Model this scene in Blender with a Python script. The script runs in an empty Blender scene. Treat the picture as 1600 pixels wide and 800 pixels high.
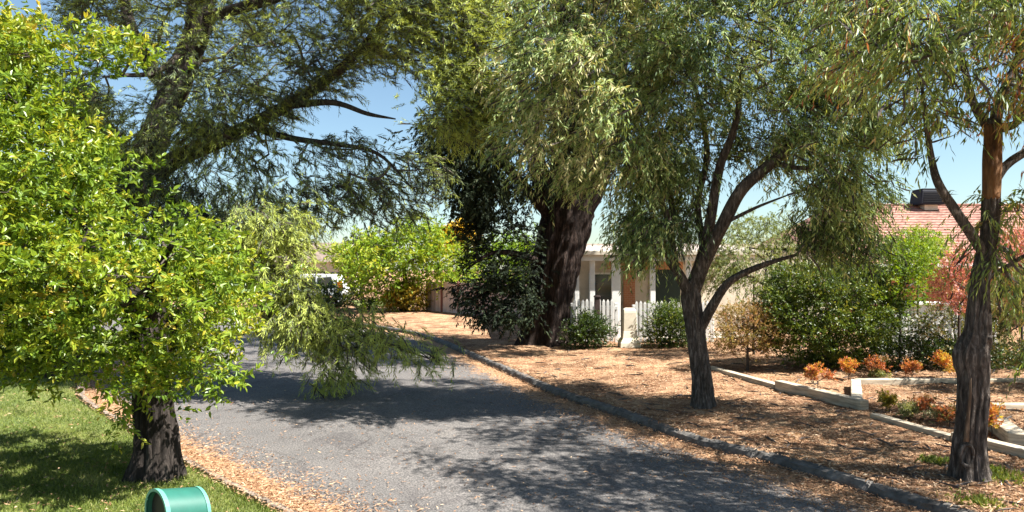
import bpy, math
import numpy as np
from mathutils import Vector, Matrix

sc = bpy.context.scene
rng = np.random.default_rng(11)
R = math.radians

# ---------------------------------------------------------------- camera, sky, sun, exposure
F, HZ, CH = 1155.0, 421.0, 2.1          # focal in 1600-px pixels, horizon row, eye height
cd = bpy.data.cameras.new('camera'); cam = bpy.data.objects.new('camera', cd)
sc.collection.objects.link(cam); sc.camera = cam
cam.location = (0, 0, CH); cam.rotation_euler = (R(90), 0, 0)
cd.sensor_width = 36; cd.lens = 36 * F / 1600; cd.shift_y = (HZ - 400) / 1600
cd.clip_start = 0.05; cd.clip_end = 3000

SUN_EL, SUN_AZ = R(52), R(109)           # azimuth clockwise from +Y (the view direction)
sd = Vector((math.sin(SUN_AZ) * math.cos(SUN_EL), math.cos(SUN_AZ) * math.cos(SUN_EL), math.sin(SUN_EL)))
w = bpy.data.worlds.new('World'); sc.world = w; w.use_nodes = True
nt = w.node_tree; bg = nt.nodes['Background']
sky = nt.nodes.new('ShaderNodeTexSky'); sky.sky_type = 'NISHITA'; sky.sun_disc = False
sky.sun_elevation = SUN_EL; sky.sun_rotation = SUN_AZ; sky.air_density = 1.0; sky.dust_density = 0.6; sky.ozone_density = 0.5
tn = nt.nodes.new('ShaderNodeMix'); tn.data_type = 'RGBA'; tn.blend_type = 'MULTIPLY'; tn.inputs[0].default_value = 1; tn.inputs[7].default_value = (.95, 1.05, 1.05, 1)
nt.links.new(sky.outputs[0], tn.inputs[6]); nt.links.new(tn.outputs[2], bg.inputs[0]); bg.inputs[1].default_value = 0.05
sl = bpy.data.lights.new('sun', 'SUN'); sun = bpy.data.objects.new('sun', sl); sc.collection.objects.link(sun)
sl.energy = 5.0; sl.angle = R(0.53); sl.color = (1.0, 0.965, 0.90)
sun.rotation_euler = sd.to_track_quat('Z', 'Y').to_euler()
sc.view_settings.view_transform = 'Standard'; sc.view_settings.look = 'None'
sc.view_settings.gamma = 1; sc.view_settings.exposure = 1.75; sc.view_settings.use_curve_mapping = False
sc.cycles.max_bounces = 8; sc.cycles.diffuse_bounces = 3; sc.cycles.transmission_bounces = 4; sc.cycles.glossy_bounces = 2

# ---------------------------------------------------------------- helpers
def P(px, py, d):                       # photo pixel at a depth -> point
    return np.array([(px - 800) / F * d, d, CH + (HZ - py) / F * d])

def catmull(pts, n=12):
    pts = np.array(pts, float); out = []
    e = np.vstack([2 * pts[0] - pts[1], pts, 2 * pts[-1] - pts[-2]])
    for i in range(1, len(e) - 2):
        p0, p1, p2, p3 = e[i - 1:i + 3]
        for t in np.linspace(0, 1, n, endpoint=False):
            out.append(.5 * (2 * p1 + (p2 - p0) * t + (2 * p0 - 5 * p1 + 4 * p2 - p3) * t * t + (3 * p1 - p0 - 3 * p2 + p3) * t ** 3))
    out.append(pts[-1]); return np.array(out)

def vnoise(p, s=1.0, seed=0):           # cheap smooth noise, -1..1
    r = np.random.default_rng(seed); v = np.zeros(len(p))
    for k in range(7):
        d = r.normal(size=p.shape[1]); d *= (0.6 + 0.9 * r.random()) / s / np.linalg.norm(d)
        v += np.sin(p @ d * 6.28 + r.random() * 6.28)
    return v / 7 * 1.8

def empty(name, loc=(0, 0, 0)):
    o = bpy.data.objects.new(name, None); sc.collection.objects.link(o); o.location = tuple(map(float, loc)); o.empty_display_size = .2
    return o

def tag(o, label=None, cat=None, group=None, kind=None):
    if label: o['label'] = label
    if cat: o['category'] = cat
    if group: o['group'] = group
    if kind: o['kind'] = kind
    return o

def link_mesh(name, me, mat, parent):
    o = bpy.data.objects.new(name, me); sc.collection.objects.link(o)
    if mat: me.materials.append(mat)
    if parent: o.parent = parent
    return o

def origin(parent):
    v = np.zeros(3)
    while parent is not None:
        v += np.array(parent.location); parent = parent.parent
    return v

def quads(name, V, Q, mat, parent=None, attrs=None, smooth=False):
    """V (n,3) world points, Q (m,4) -> one mesh object"""
    V = np.asarray(V, np.float32) - origin(parent).astype(np.float32); Q = np.asarray(Q, np.int32)
    me = bpy.data.meshes.new(name)
    me.vertices.add(len(V)); me.vertices.foreach_set('co', V.ravel())
    me.loops.add(Q.size); me.loops.foreach_set('vertex_index', Q.ravel())
    me.polygons.add(len(Q)); me.polygons.foreach_set('loop_start', np.arange(0, Q.size, Q.shape[1], dtype=np.int32))
    me.polygons.foreach_set('use_smooth', np.full(len(Q), smooth))
    for k, a in (attrs or {}).items():
        at = me.attributes.new(k, 'FLOAT', 'POINT'); at.data.foreach_set('value', np.asarray(a, np.float32))
    me.update(calc_edges=True); me.validate()
    return link_mesh(name, me, mat, parent)

class MB:                               # collects boxes, tubes, lathes
    def __init__(s): s.v = []; s.f = []; s.n = 0
    def add(s, V, Fs):
        s.v.append(np.asarray(V, float)); s.f += [[i + s.n for i in f] for f in Fs]; s.n += len(V); return s
    def box(s, c, size, rz=0, ry=0, taper=1.0, rx=0):
        x, y, z = np.array(size) / 2
        V = np.array([[-x, -y, -z], [x, -y, -z], [x, y, -z], [-x, y, -z], [-x * taper, -y * taper, z], [x * taper, -y * taper, z], [x * taper, y * taper, z], [-x * taper, y * taper, z]])
        M = np.array(Matrix.Rotation(rz, 3, 'Z') @ Matrix.Rotation(ry, 3, 'Y') @ Matrix.Rotation(rx, 3, 'X'))
        return s.add(V @ M.T + np.array(c), [[0, 3, 2, 1], [4, 5, 6, 7], [0, 1, 5, 4], [1, 2, 6, 5], [2, 3, 7, 6], [3, 0, 4, 7]])
    def prism(s, poly, a, b, plane='xz'):   # polygon in a plane, extruded from a to b on the third axis
        n = len(poly); mk = {'xz': lambda p, t: (p[0], t, p[1]), 'yz': lambda p, t: (t, p[0], p[1]), 'xy': lambda p, t: (p[0], p[1], t)}[plane]
        V = [mk(p, a) for p in poly] + [mk(p, b) for p in poly]
        return s.add(V, [list(range(n))[::-1], list(range(n, 2 * n))] + [[i, (i + 1) % n, n + (i + 1) % n, n + i] for i in range(n)])
    def tube(s, pts, rad, sides=8, cap=True, bump=None, seed=0):
        pts = np.asarray(pts, float); rad = np.broadcast_to(rad, len(pts)).astype(float); n = len(pts)
        T = np.gradient(pts, axis=0); T /= np.linalg.norm(T, axis=1)[:, None] + 1e-9
        ref = np.array([0, 1, 0.]) if abs(T[0][1]) < .9 else np.array([1., 0, 0]); u = np.cross(T[0], ref); V = []
        for i in range(n):
            u = u - T[i] * (u @ T[i]); u /= np.linalg.norm(u) + 1e-9; v = np.cross(T[i], u)
            a = np.arange(sides) / sides * 2 * math.pi
            r = rad[i] * np.ones(sides)
            if bump is not None: r = r * bump(a, i / (n - 1), pts[i])
            V.append(pts[i] + np.outer(np.cos(a) * r, u) + np.outer(np.sin(a) * r, v))
        V = np.vstack(V)
        Fs = [[i * sides + j, i * sides + (j + 1) % sides, (i + 1) * sides + (j + 1) % sides, (i + 1) * sides + j] for i in range(n - 1) for j in range(sides)]
        if cap: Fs += [list(range(sides))[::-1], list(range((n - 1) * sides, n * sides))]
        return s.add(V, Fs)
    def build(s, name, mat, parent=None, smooth=False, bevel=0, angle=None):
        me = bpy.data.meshes.new(name)
        me.from_pydata((np.vstack(s.v) - origin(parent)).tolist(), [], s.f); me.update()
        if smooth: me.polygons.foreach_set('use_smooth', np.ones(len(me.polygons), bool))
        o = link_mesh(name, me, mat, parent)
        if bevel:
            m = o.modifiers.new('b', 'BEVEL'); m.width = bevel; m.segments = 2; m.limit_method = 'ANGLE'
        return o

# ---------------------------------------------------------------- materials
def newmat(name):
    m = bpy.data.materials.new(name); m.use_nodes = True; t = m.node_tree
    return m, t, t.nodes['Principled BSDF'], t.nodes, t.links.new

def ramp(N, stops):
    r = N.new('ShaderNodeValToRGB'); e = r.color_ramp.elements
    while len(e) < len(stops): e.new(.5)
    for el, (p, c) in zip(e, stops): el.position = p; el.color = (*c, 1)
    return r

def coords(N, L, scale=(1, 1, 1)):
    tc = N.new('ShaderNodeTexCoord'); mp = N.new('ShaderNodeMapping'); mp.inputs['Scale'].default_value = scale
    L(tc.outputs['Object'], mp.inputs[0]); return mp.outputs[0]

def noise(N, L, vec, scale, detail=4, rough=.6, dist=0):
    n = N.new('ShaderNodeTexNoise'); n.inputs['Scale'].default_value = scale; n.inputs['Detail'].default_value = detail
    n.inputs['Roughness'].default_value = rough; n.inputs['Distortion'].default_value = dist; L(vec, n.inputs['Vector']); return n.outputs['Fac']

def bump(N, L, bs, h, strength=.5, dist=.02):
    b = N.new('ShaderNodeBump'); b.inputs['Strength'].default_value = strength; b.inputs['Distance'].default_value = dist
    L(h, b.inputs['Height']); L(b.outputs[0], bs.inputs['Normal'])

def mixc(N, L, fac, a, b, mode='MIX'):
    m = N.new('ShaderNodeMix'); m.data_type = 'RGBA'; m.blend_type = mode
    for k, v in ((0, fac), (6, a), (7, b)):
        if isinstance(v, (int, float)): m.inputs[k].default_value = v
        elif isinstance(v, tuple): m.inputs[k].default_value = (*v, 1)
        else: L(v, m.inputs[k])
    return m.outputs[2]

def leaf_mat(name, stops, trans=.35, rough=.45, spec=.35):
    m, t, b, N, L = newmat(name)
    a = N.new('ShaderNodeAttribute'); a.attribute_name = 'tint'
    r = ramp(N, stops); L(a.outputs['Fac'], r.inputs[0]); L(r.outputs[0], b.inputs['Base Color'])
    b.inputs['Roughness'].default_value = rough; b.inputs['Specular IOR Level'].default_value = spec
    tr = N.new('ShaderNodeBsdfTranslucent')
    L(mixc(N, L, .85, r.outputs[0], (1.5, 1.35, .5), 'MULTIPLY'), tr.inputs[0])
    ms = N.new('ShaderNodeMixShader'); ms.inputs[0].default_value = trans
    L(b.outputs[0], ms.inputs[1]); L(tr.outputs[0], ms.inputs[2]); L(ms.outputs[0], N['Material Output'].inputs[0])
    return m

def bark_mat(name, dark, mid, light, vs=.18, scale=9, bstr=.9):
    m, t, b, N, L = newmat(name)
    v = coords(N, L, (1, 1, vs)); n1 = noise(N, L, v, scale * 2.2, 6, .7, .6); n2 = noise(N, L, coords(N, L), 2.3, 4)
    r = ramp(N, [(.3, dark), (.52, mid), (.74, light)]); L(n1, r.inputs[0])
    r2 = ramp(N, [(.3, (.6, .58, .56)), (.7, (1.25, 1.2, 1.15))]); L(n2, r2.inputs[0])
    L(mixc(N, L, 1.0, r.outputs[0], r2.outputs[0], 'MULTIPLY'), b.inputs['Base Color']); b.inputs['Roughness'].default_value = .9
    b.inputs['Specular IOR Level'].default_value = .15
    bump(N, L, b, n1, bstr, .05); return m

def plain(name, col, rough=.6, var=.12, scale=6, metal=0, spec=.4, bstr=.1, stretch=(1, 1, 1)):
    m, t, b, N, L = newmat(name)
    n = noise(N, L, coords(N, L, stretch), scale, 5, .65)
    r = ramp(N, [(.3, tuple(c * (1 - var * 2) for c in col)), (.7, tuple(min(1, c * (1 + var)) for c in col))])
    L(n, r.inputs[0]); L(r.outputs[0], b.inputs['Base Color']); b.inputs['Roughness'].default_value = rough
    b.inputs['Metallic'].default_value = metal; b.inputs['Specular IOR Level'].default_value = spec
    if bstr: bump(N, L, b, n, bstr, .01)
    return m

M = {}
M['bark_dark'] = bark_mat('bark_dark', (.010, .009, .008), (.038, .032, .029), (.14, .118, .104))
M['bark_grey'] = bark_mat('bark_grey', (.02, .016, .014), (.105, .09, .08), (.36, .32, .29), .2, 13, 1.0)
M['bark_red'] = bark_mat('bark_red', (.006, .005, .004), (.032, .023, .02), (.15, .11, .095), .1, 9, 1.0)
M['bark_conifer'] = bark_mat('bark_conifer', (.015, .013, .012), (.06, .052, .047), (.16, .14, .125), .3, 9)
M['bark_orange'] = bark_mat('bark_orange', (.035, .024, .018), (.20, .105, .05), (.36, .23, .13), .22, 5, .6)
M['bark_tan'] = bark_mat('bark_tan', (.05, .035, .025), (.16, .11, .075), (.30, .22, .16), .1, 14, .6)
M['twig'] = plain('twig', (.075, .058, .048), .9, .3, 12)
M['twig_grey'] = plain('twig_grey', (.13, .11, .10), .9, .3, 12)

def road_mat():
    m, t, b, N, L = newmat('asphalt')
    v = coords(N, L)
    agg = noise(N, L, v, 55, 4, .75); big = noise(N, L, v, .5, 4); ln = noise(N, L, v, 8, 8, .8); blot = noise(N, L, v, .9, 5, .6)
    r = ramp(N, [(.32, (.045, .044, .045)), (.5, (.108, .104, .103)), (.68, (.26, .245, .23))]); L(agg, r.inputs[0])
    r2 = ramp(N, [(.3, (.84, .82, .80)), (.7, (1.2, 1.14, 1.09))]); L(big, r2.inputs[0])
    base = mixc(N, L, 1.0, r.outputs[0], r2.outputs[0], 'MULTIPLY')
    vo = N.new('ShaderNodeTexVoronoi'); vo.feature = 'DISTANCE_TO_EDGE'; vo.inputs['Scale'].default_value = .55
    wv = N.new('ShaderNodeTexNoise'); wv.inputs['Scale'].default_value = 1.6; wv.inputs['Detail'].default_value = 6; L(v, wv.inputs['Vector'])
    L(mixc(N, L, .28, v, wv.outputs['Color'], 'ADD'), vo.inputs['Vector'])
    cr = ramp(N, [(.004, (.45, .43, .42)), (.012, (1, 1, 1))]); L(vo.outputs['Distance'], cr.inputs[0])
    st = ramp(N, [(.36, (.78, .77, .78)), (.46, (1, 1, 1)), (.60, (1, 1, 1)), (.72, (1.18, 1.15, 1.1))]); L(noise(N, L, coords(N, L, (1, .6, 1)), 1.7, 5, .7, .8), st.inputs[0])
    base = mixc(N, L, .35, base, cr.outputs[0], 'MULTIPLY'); base = mixc(N, L, 1.0, base, st.outputs[0], 'MULTIPLY')
    # litter swept to the edges
    e = N.new('ShaderNodeAttribute'); e.attribute_name = 'litter'
    add = N.new('ShaderNodeMath'); add.operation = 'ADD'; L(e.outputs['Fac'], add.inputs[0])
    mu = N.new('ShaderNodeMath'); mu.operation = 'MULTIPLY_ADD'; L(blot, mu.inputs[0]); mu.inputs[1].default_value = .7; mu.inputs[2].default_value = -.35
    mu2 = N.new('ShaderNodeMath'); mu2.operation = 'MULTIPLY_ADD'; L(ln, mu2.inputs[0]); mu2.inputs[1].default_value = 1.6; L(mu.outputs[0], mu2.inputs[2])
    L(mu2.outputs[0], add.inputs[1])
    fr = ramp(N, [(.0, (0, 0, 0)), (1, (1, 1, 1))]); fr.color_ramp.elements[0].position = .93; fr.color_ramp.elements[1].position = 1.0
    sc_ = N.new('ShaderNodeMath'); sc_.operation = 'MULTIPLY'; L(add.outputs[0], sc_.inputs[0]); sc_.inputs[1].default_value = .62
    L(sc_.outputs[0], fr.inputs[0])
    lit = ramp(N, [(.3, (.12, .06, .032)), (.46, (.31, .17, .09)), (.57, (.43, .27, .15)), (.75, (.56, .38, .24))]); L(noise(N, L, v, 30, 6, .75), lit.inputs[0])
    L(mixc(N, L, fr.outputs[0], base, lit.outputs[0]), b.inputs['Base Color'])
    b.inputs['Roughness'].default_value = .85; b.inputs['Specular IOR Level'].default_value = .25
    bump(N, L, b, agg, .5, .012); return m

def litter_mat(name='leaf_litter_soil'):
    m, t, b, N, L = newmat(name)
    v = coords(N, L); n1 = noise(N, L, v, 26, 7, .78, .5); n2 = noise(N, L, v, .8, 5, .65); n3 = noise(N, L, v, 3.2, 5, .7)
    r = ramp(N, [(.3, (.11, .06, .036)), (.45, (.33, .20, .12)), (.56, (.49, .335, .205)), (.72, (.62, .47, .315))]); L(n1, r.inputs[0])
    r2 = ramp(N, [(.36, (.55, .50, .48)), (.5, (.95, .9, .87)), (.64, (1.12, 1.08, 1.02))]); L(n2, r2.inputs[0])
    c = mixc(N, L, 1.0, r.outputs[0], r2.outputs[0], 'MULTIPLY')
    r3 = ramp(N, [(.42, (.62, .5, .46)), (.56, (1, 1, 1))]); L(n3, r3.inputs[0])
    L(mixc(N, L, .8, c, r3.outputs[0], 'MULTIPLY'), b.inputs['Base Color']); b.inputs['Roughness'].default_value = .95; b.inputs['Specular IOR Level'].default_value = .1
    bump(N, L, b, n1, .9, .05); return m

def grass_ground():
    m, t, b, N, L = newmat('lawn_turf')
    v = coords(N, L); n1 = noise(N, L, v, 40, 6, .75); n2 = noise(N, L, v, .9, 4)
    r = ramp(N, [(.3, (.035, .05, .012)), (.55, (.14, .17, .045)), (.75, (.29, .28, .11))]); L(n1, r.inputs[0])
    r2 = ramp(N, [(.35, (.75, .9, .6)), (.65, (1.25, 1.1, 1.0))]); L(n2, r2.inputs[0])
    L(mixc(N, L, 1.0, r.outputs[0], r2.outputs[0], 'MULTIPLY'), b.inputs['Base Color']); b.inputs['Roughness'].default_value = .9
    bump(N, L, b, n1, .8, .04); return m

M['road'] = road_mat(); M['litter'] = litter_mat(); M['turf'] = grass_ground()
M['kerb'] = plain('kerb_concrete', (.125, .115, .105), .85, .3, 7, bstr=.5)
M['kerb_l'] = plain('kerb_concrete_pale', (.24, .19, .15), .85, .3, 7, bstr=.5)
M['timber'] = plain('weathered_timber', (.46, .39, .29), .85, .28, 9, bstr=.4, stretch=(.35, .35, 3))
M['white'] = plain('white_paint', (.78, .77, .73), .5, .06, 5)
M['fence_shaded_white'] = plain('fence_shaded_white', (.62, .61, .58), .55, .1, 5)  # white greyed to put the fence's shade into its colour
M['letter_green'] = plain('green_powder_coat', (.022, .118, .088), .42, .16, 3, spec=.5, bstr=0)
M['letter_green_l'] = plain('green_trim', (.10, .30, .23), .4, .05, 3, bstr=0)
M['dark'] = plain('dark_void', (.012, .013, .014), .6, .1, 4)
M['pink'] = plain('pinkish_steel', (.52, .40, .36), .55, .07, 3)
M['post_red'] = plain('red_brown_post', (.25, .10, .08), .6, .1, 3)
M['glass'] = plain('dark_glass', (.02, .03, .03), .08, .1, 2, spec=.8, bstr=0)
M['carpaint'] = plain('white_car_paint', (.75, .76, .78), .25, .03, 2, spec=.6, bstr=0)
M['tyre'] = plain('tyre_rubber', (.02, .02, .02), .85, .1, 10)
M['orange_lens'] = plain('orange_lens', (.75, .16, .01), .3, .05, 4, bstr=0)
M['cooler'] = plain('cooler_grey', (.018, .02, .028), .7, .1, 5, spec=.2)
M['cream'] = plain('cream_render', (.56, .50, .40), .8, .1, 3)
M['greywood'] = plain('brown_post', (.06, .035, .028), .8, .2, 8)
M['pillar'] = plain('pale_pillar', (.70, .63, .50), .8, .12, 5)
M['polycarb'] = plain('pale_patio_roof', (.50, .42, .36), .6, .12, 2)

def brick_mat():
    m, t, b, N, L = newmat('orange_brick')
    br = N.new('ShaderNodeTexBrick'); mp = N.new('ShaderNodeMapping'); tc = N.new('ShaderNodeTexCoord'); mp.inputs['Rotation'].default_value = (R(90), 0, 0)
    L(tc.outputs['Object'], mp.inputs[0]); L(mp.outputs[0], br.inputs[0]); br.inputs['Scale'].default_value = 4.2
    br.inputs['Color1'].default_value = (.42, .17, .07, 1); br.inputs['Color2'].default_value = (.33, .12, .05, 1); br.inputs['Mortar'].default_value = (.4, .33, .26, 1)
    br.inputs['Mortar Size'].default_value = .012; L(br.outputs[0], b.inputs['Base Color']); b.inputs['Roughness'].default_value = .85; return m
M['brick'] = brick_mat()

def tile_mat():
    m, t, b, N, L = newmat('terracotta_roof_tile')
    n = noise(N, L, coords(N, L), 3.0, 5, .7); n2 = noise(N, L, coords(N, L, (3.3, .1, 2.9)), 1.0, 2)
    r = ramp(N, [(.3, (.19, .085, .062)), (.55, (.32, .165, .125)), (.75, (.42, .265, .21))]); L(n, r.inputs[0])
    r2 = ramp(N, [(.35, (.8, .75, .72)), (.65, (1.15, 1.1, 1.08))]); L(n2, r2.inputs[0])
    L(mixc(N, L, 1.0, r.outputs[0], r2.outputs[0], 'MULTIPLY'), b.inputs['Base Color']); b.inputs['Roughness'].default_value = .8
    bump(N, L, b, n, .3, .02); return m
M['tile'] = tile_mat()

# leaf palettes: tint 0..1
M['lf_broad'] = leaf_mat('broadleaf_leaf', [(0, (.035, .075, .01)), (.35, (.13, .215, .02)), (.65, (.24, .32, .028)), (.85, (.34, .35, .035)), (.95, (.42, .38, .04)), (1, (.44, .34, .05))], .38, .38, .45)
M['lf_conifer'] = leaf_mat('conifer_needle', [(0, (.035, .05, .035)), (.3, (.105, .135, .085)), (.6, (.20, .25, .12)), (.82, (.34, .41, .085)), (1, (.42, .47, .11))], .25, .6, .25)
M['lf_weep'] = leaf_mat('weeping_leaf', [(0, (.025, .045, .02)), (.3, (.095, .155, .055)), (.6, (.205, .285, .095)), (.85, (.35, .43, .15)), (1, (.48, .44, .22))], .27, .5, .3)
M['lf_gum'] = leaf_mat('gum_leaf', [(0, (.03, .05, .02)), (.3, (.10, .16, .05)), (.6, (.21, .28, .08)), (.8, (.34, .39, .10)), (.92, (.42, .27, .12)), (1, (.36, .13, .07))], .35, .45, .35)
M['lf_cypress'] = leaf_mat('cypress_spray', [(0, (.010, .015, .009)), (.5, (.028, .042, .02)), (.85, (.06, .08, .03)), (1, (.12, .09, .05))], .12, .7, .2)
M['lf_bright'] = leaf_mat('bright_leaf', [(0, (.05, .10, .01)), (.4, (.14, .23, .015)), (.75, (.24, .33, .02)), (1, (.36, .36, .04))], .4, .5, .3)
M['lf_yellow'] = leaf_mat('yellow_leaf', [(0, (.35, .22, .01)), (.6, (.6, .40, .01)), (1, (.7, .5, .05))], .3, .5, .3)
M['lf_hedge'] = leaf_mat('hedge_leaf', [(0, (.015, .03, .007)), (.4, (.055, .095, .014)), (.75, (.12, .165, .02)), (1, (.25, .25, .04))], .3, .4, .4)
M['lf_tan'] = leaf_mat('tan_leaf', [(0, (.14, .11, .035)), (.35, (.24, .20, .06)), (.65, (.34, .22, .10)), (1, (.42, .22, .14))], .35, .6, .2)
M['lf_pink'] = leaf_mat('pink_leaf', [(0, (.16, .10, .06)), (.4, (.32, .10, .09)), (.75, (.46, .15, .15)), (1, (.60, .33, .30))], .35, .6, .2)
M['lf_nandina'] = leaf_mat('nandina_leaf', [(0, (.12, .12, .05)), (.3, (.30, .15, .07)), (.6, (.46, .13, .07)), (.85, (.52, .24, .04)), (1, (.5, .38, .07))], .35, .5, .3)
M['lf_gold'] = leaf_mat('golden_bush_leaf', [(0, (.08, .10, .02)), (.4, (.25, .22, .03)), (.8, (.42, .26, .03)), (1, (.45, .2, .05))], .35, .5, .3)
M['lf_mixed'] = leaf_mat('olive_leaf', [(0, (.02, .03, .01)), (.4, (.08, .10, .03)), (.75, (.18, .17, .06)), (1, (.32, .2, .13))], .3, .5, .3)
M['lf_pale'] = leaf_mat('pale_leaf', [(0, (.07, .10, .03)), (.4, (.16, .2, .07)), (.8, (.25, .28, .12)), (1, (.36, .34, .2))], .35, .6, .2)
M['lf_litter'] = leaf_mat('fallen_leaf', [(0, (.12, .06, .035)), (.3, (.28, .15, .08)), (.6, (.42, .26, .155)), (.85, (.52, .36, .23)), (1, (.60, .47, .33))], .1, .8, .15)
M['lf_grass'] = leaf_mat('grass_blade', [(0, (.04, .065, .012)), (.4, (.125, .17, .03)), (.75, (.23, .265, .06)), (1, (.40, .37, .16))], .35, .5, .25)

# ---------------------------------------------------------------- ground and road
right_edge = catmull([(14, -6), (8.2, 1.0), (5.5, 3.6), (4.35, 5.0), (3.55, 6.4), (3.08, 7.4), (2.67, 8.1), (2.15, 8.85), (1.47, 10.6), (.65, 12.5), (-.56, 16.3), (-3.0, 23.3), (-6.4, 28), (-12, 32), (-22, 35.5), (-45, 39)])
left_edge = catmull([(10, -8), (3.4, .6), (1.0, 3.4), (-.65, 5.1), (-2.06, 6.43), (-3.52, 7.98), (-5.06, 9.74), (-7.07, 12.2), (-8.35, 15), (-9.2, 18.5), (-11.5, 22.8), (-17, 26.6), (-26, 29.5), (-45, 32.5)])

def sdist(p, line):                     # signed distance to a line (+ right of travel)
    a, b = line[:-1], line[1:]; d = b - a; out = np.empty(len(p)); L2 = (d ** 2).sum(1) + 1e-12
    for s in range(0, len(p), 4000):
        q = p[s:s + 4000][:, None, :]
        t = np.clip(((q - a) * d).sum(2) / L2, 0, 1); c = a + t[..., None] * d; e = q - c
        dd = (e ** 2).sum(2); j = dd.argmin(1); i = np.arange(len(j))
        cr = d[j, 0] * e[i, j, 1] - d[j, 1] * e[i, j, 0]
        out[s:s + 4000] = np.sqrt(dd[i, j]) * np.where(cr < 0, 1, -1)
    return out

def gz(p):
    """height of lawn / verge"""
    p = np.atleast_2d(np.asarray(p, float))[:, :2]
    r = sdist(p, right_edge); l = -sdist(p, left_edge)
    zr = .10 + .014 * np.clip(r, 0, 9); zl = .09 + .02 * np.clip(l, 0, 6)
    z = np.where(r > l, zr, zl) + .018 * vnoise(p, 1.1, 3) * np.clip(np.maximum(r, l) - .25, 0, 1)
    e = np.clip((np.maximum(r, l) - .06) / .1, 0, 1)
    return np.where(e < 1, -.07 * (1 - e) + z * e, z)

def G(px, py):                          # photo pixel -> point on the verge/lawn
    z = .12
    for _ in range(6):
        d = (CH - z) * F / (py - HZ); z = gz([((px - 800) / F * d, d)])[0]
    return np.array([(px - 800) / F * d, d, z])

tag(quads('ground', [(-900, -60, -.12), (900, -60, -.12), (900, 1600, -.12), (-900, 1600, -.12)], [[0, 1, 2, 3]], M['litter']), kind='structure')

def sheet(name, xs, ys, keep, mat):
    X, Y = np.meshgrid(xs, ys); p = np.c_[X.ravel(), Y.ravel()]; z = gz(p)
    nx = len(xs); i = np.arange(len(ys) - 1)[:, None] * nx + np.arange(nx - 1)[None]; Q = np.stack([i, i + 1, i + 1 + nx, i + nx], -1).reshape(-1, 4)
    k = keep(p)[Q].all(1); Q = Q[k]; u, inv = np.unique(Q, return_inverse=True)
    return quads(name, np.c_[p, z][u], inv.reshape(-1, 4), mat, smooth=True)
gx = np.r_[np.arange(-30, -9, .5), np.arange(-9, 9, .1), np.arange(9, 30.1, .5)]
gy = np.r_[np.arange(1.5, 20, .1), np.arange(20, 62, .5)]
tag(sheet('verge', gx, gy, lambda p: sdist(p, right_edge) > -.25, M['litter']), kind='structure')
fl = [np.array([(px - 800) / F * d, d, .27]) for px, d in ((556, 37.5), (622, 37.5), (625, 44), (548, 44))]
tag(quads('grass_strip', fl, [[0, 1, 2, 3]], M['turf']), kind='structure')
tag(sheet('lawn', gx[gx < 9], gy, lambda p: sdist(p, left_edge) < .25, M['turf']), kind='structure')

# road: strips between the two edges
def resample(l, n):
    s = np.r_[0, np.cumsum(np.linalg.norm(np.diff(l, axis=0), axis=1))]; q = np.linspace(0, s[-1], n)
    return np.c_[np.interp(q, s, l[:, 0]), np.interp(q, s, l[:, 1])]
nL = 260; re_, le_ = resample(right_edge, nL), resample(left_edge, nL)
tt = np.linspace(0, 1, 41); V = re_[:, None] * (1 - tt[None, :, None]) + le_[:, None] * tt[None, :, None]
wd = np.linalg.norm(re_ - le_, axis=1)[:, None]
crown_z = .03 * (1 - (2 * tt - 1) ** 2)
V3 = np.concatenate([V, np.broadcast_to(crown_z[None, :, None], V.shape[:2] + (1,))], 2).reshape(-1, 3)
flat = V.reshape(-1, 2); dr = -sdist(flat, right_edge); dl = sdist(flat, left_edge)
lit = np.maximum(np.clip(1.12 - dl / 1.0, 0, 1.1), np.clip(1.1 - dr / 1.2, 0, 1))
lit = np.maximum(lit, np.clip((flat[:, 1] - 22) / 6, 0, .25))
i = np.arange(nL - 1)[:, None] * 41 + np.arange(40)[None]; Q = np.stack([i, i + 1, i + 42, i + 41], -1).reshape(-1, 4)
tag(quads('road', V3, Q[:, ::-1], M['road'], attrs={'litter': lit}, smooth=True), kind='structure')

def kerb(line, side, top, width, mat):
    l = resample(line, 2600); l = l[(l[:, 1] > 1.5)]; T = np.gradient(l, axis=0); T /= np.linalg.norm(T, axis=1)[:, None]
    nrm = np.c_[T[:, 1], -T[:, 0]] * side
    prof = [(-.015, -.05), (-.01, .05), (.005, top - .02), (.03, top), (width, top + .004), (width + .01, -.05)]
    V = []
    for k, (o, z) in enumerate(prof):
        p = l + nrm * o; j = .012 * vnoise(p, .5, 5 + k) + .012 * vnoise(p, .13, 9 + k)
        p = p + nrm * j[:, None]; jd = .05 * ((np.arange(len(l)) % 45) == 0); V.append(np.c_[p, z - (jd if z > .03 else 0) + (.008 * vnoise(p, .4, 20 + k) if z > 0 else np.zeros(len(p)))])
    V = np.stack(V, 1).reshape(-1, 3); n = len(prof)
    i = np.arange(len(l) - 1)[:, None] * n + np.arange(n - 1)[None]; Q = np.stack([i, i + 1, i + n + 1, i + n], -1).reshape(-1, 4)
    if side > 0: Q = Q[:, ::-1]
    return tag(quads('kerb', V, Q, mat), kind='structure')
kerb(right_edge, 1, .105, .11, M['kerb'])
kerb(left_edge, -1, .095, .085, M['kerb_l'])

# ---------------------------------------------------------------- foliage machinery
def unit(v): return v / (np.linalg.norm(v, axis=-1, keepdims=True) + 1e-9)

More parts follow.
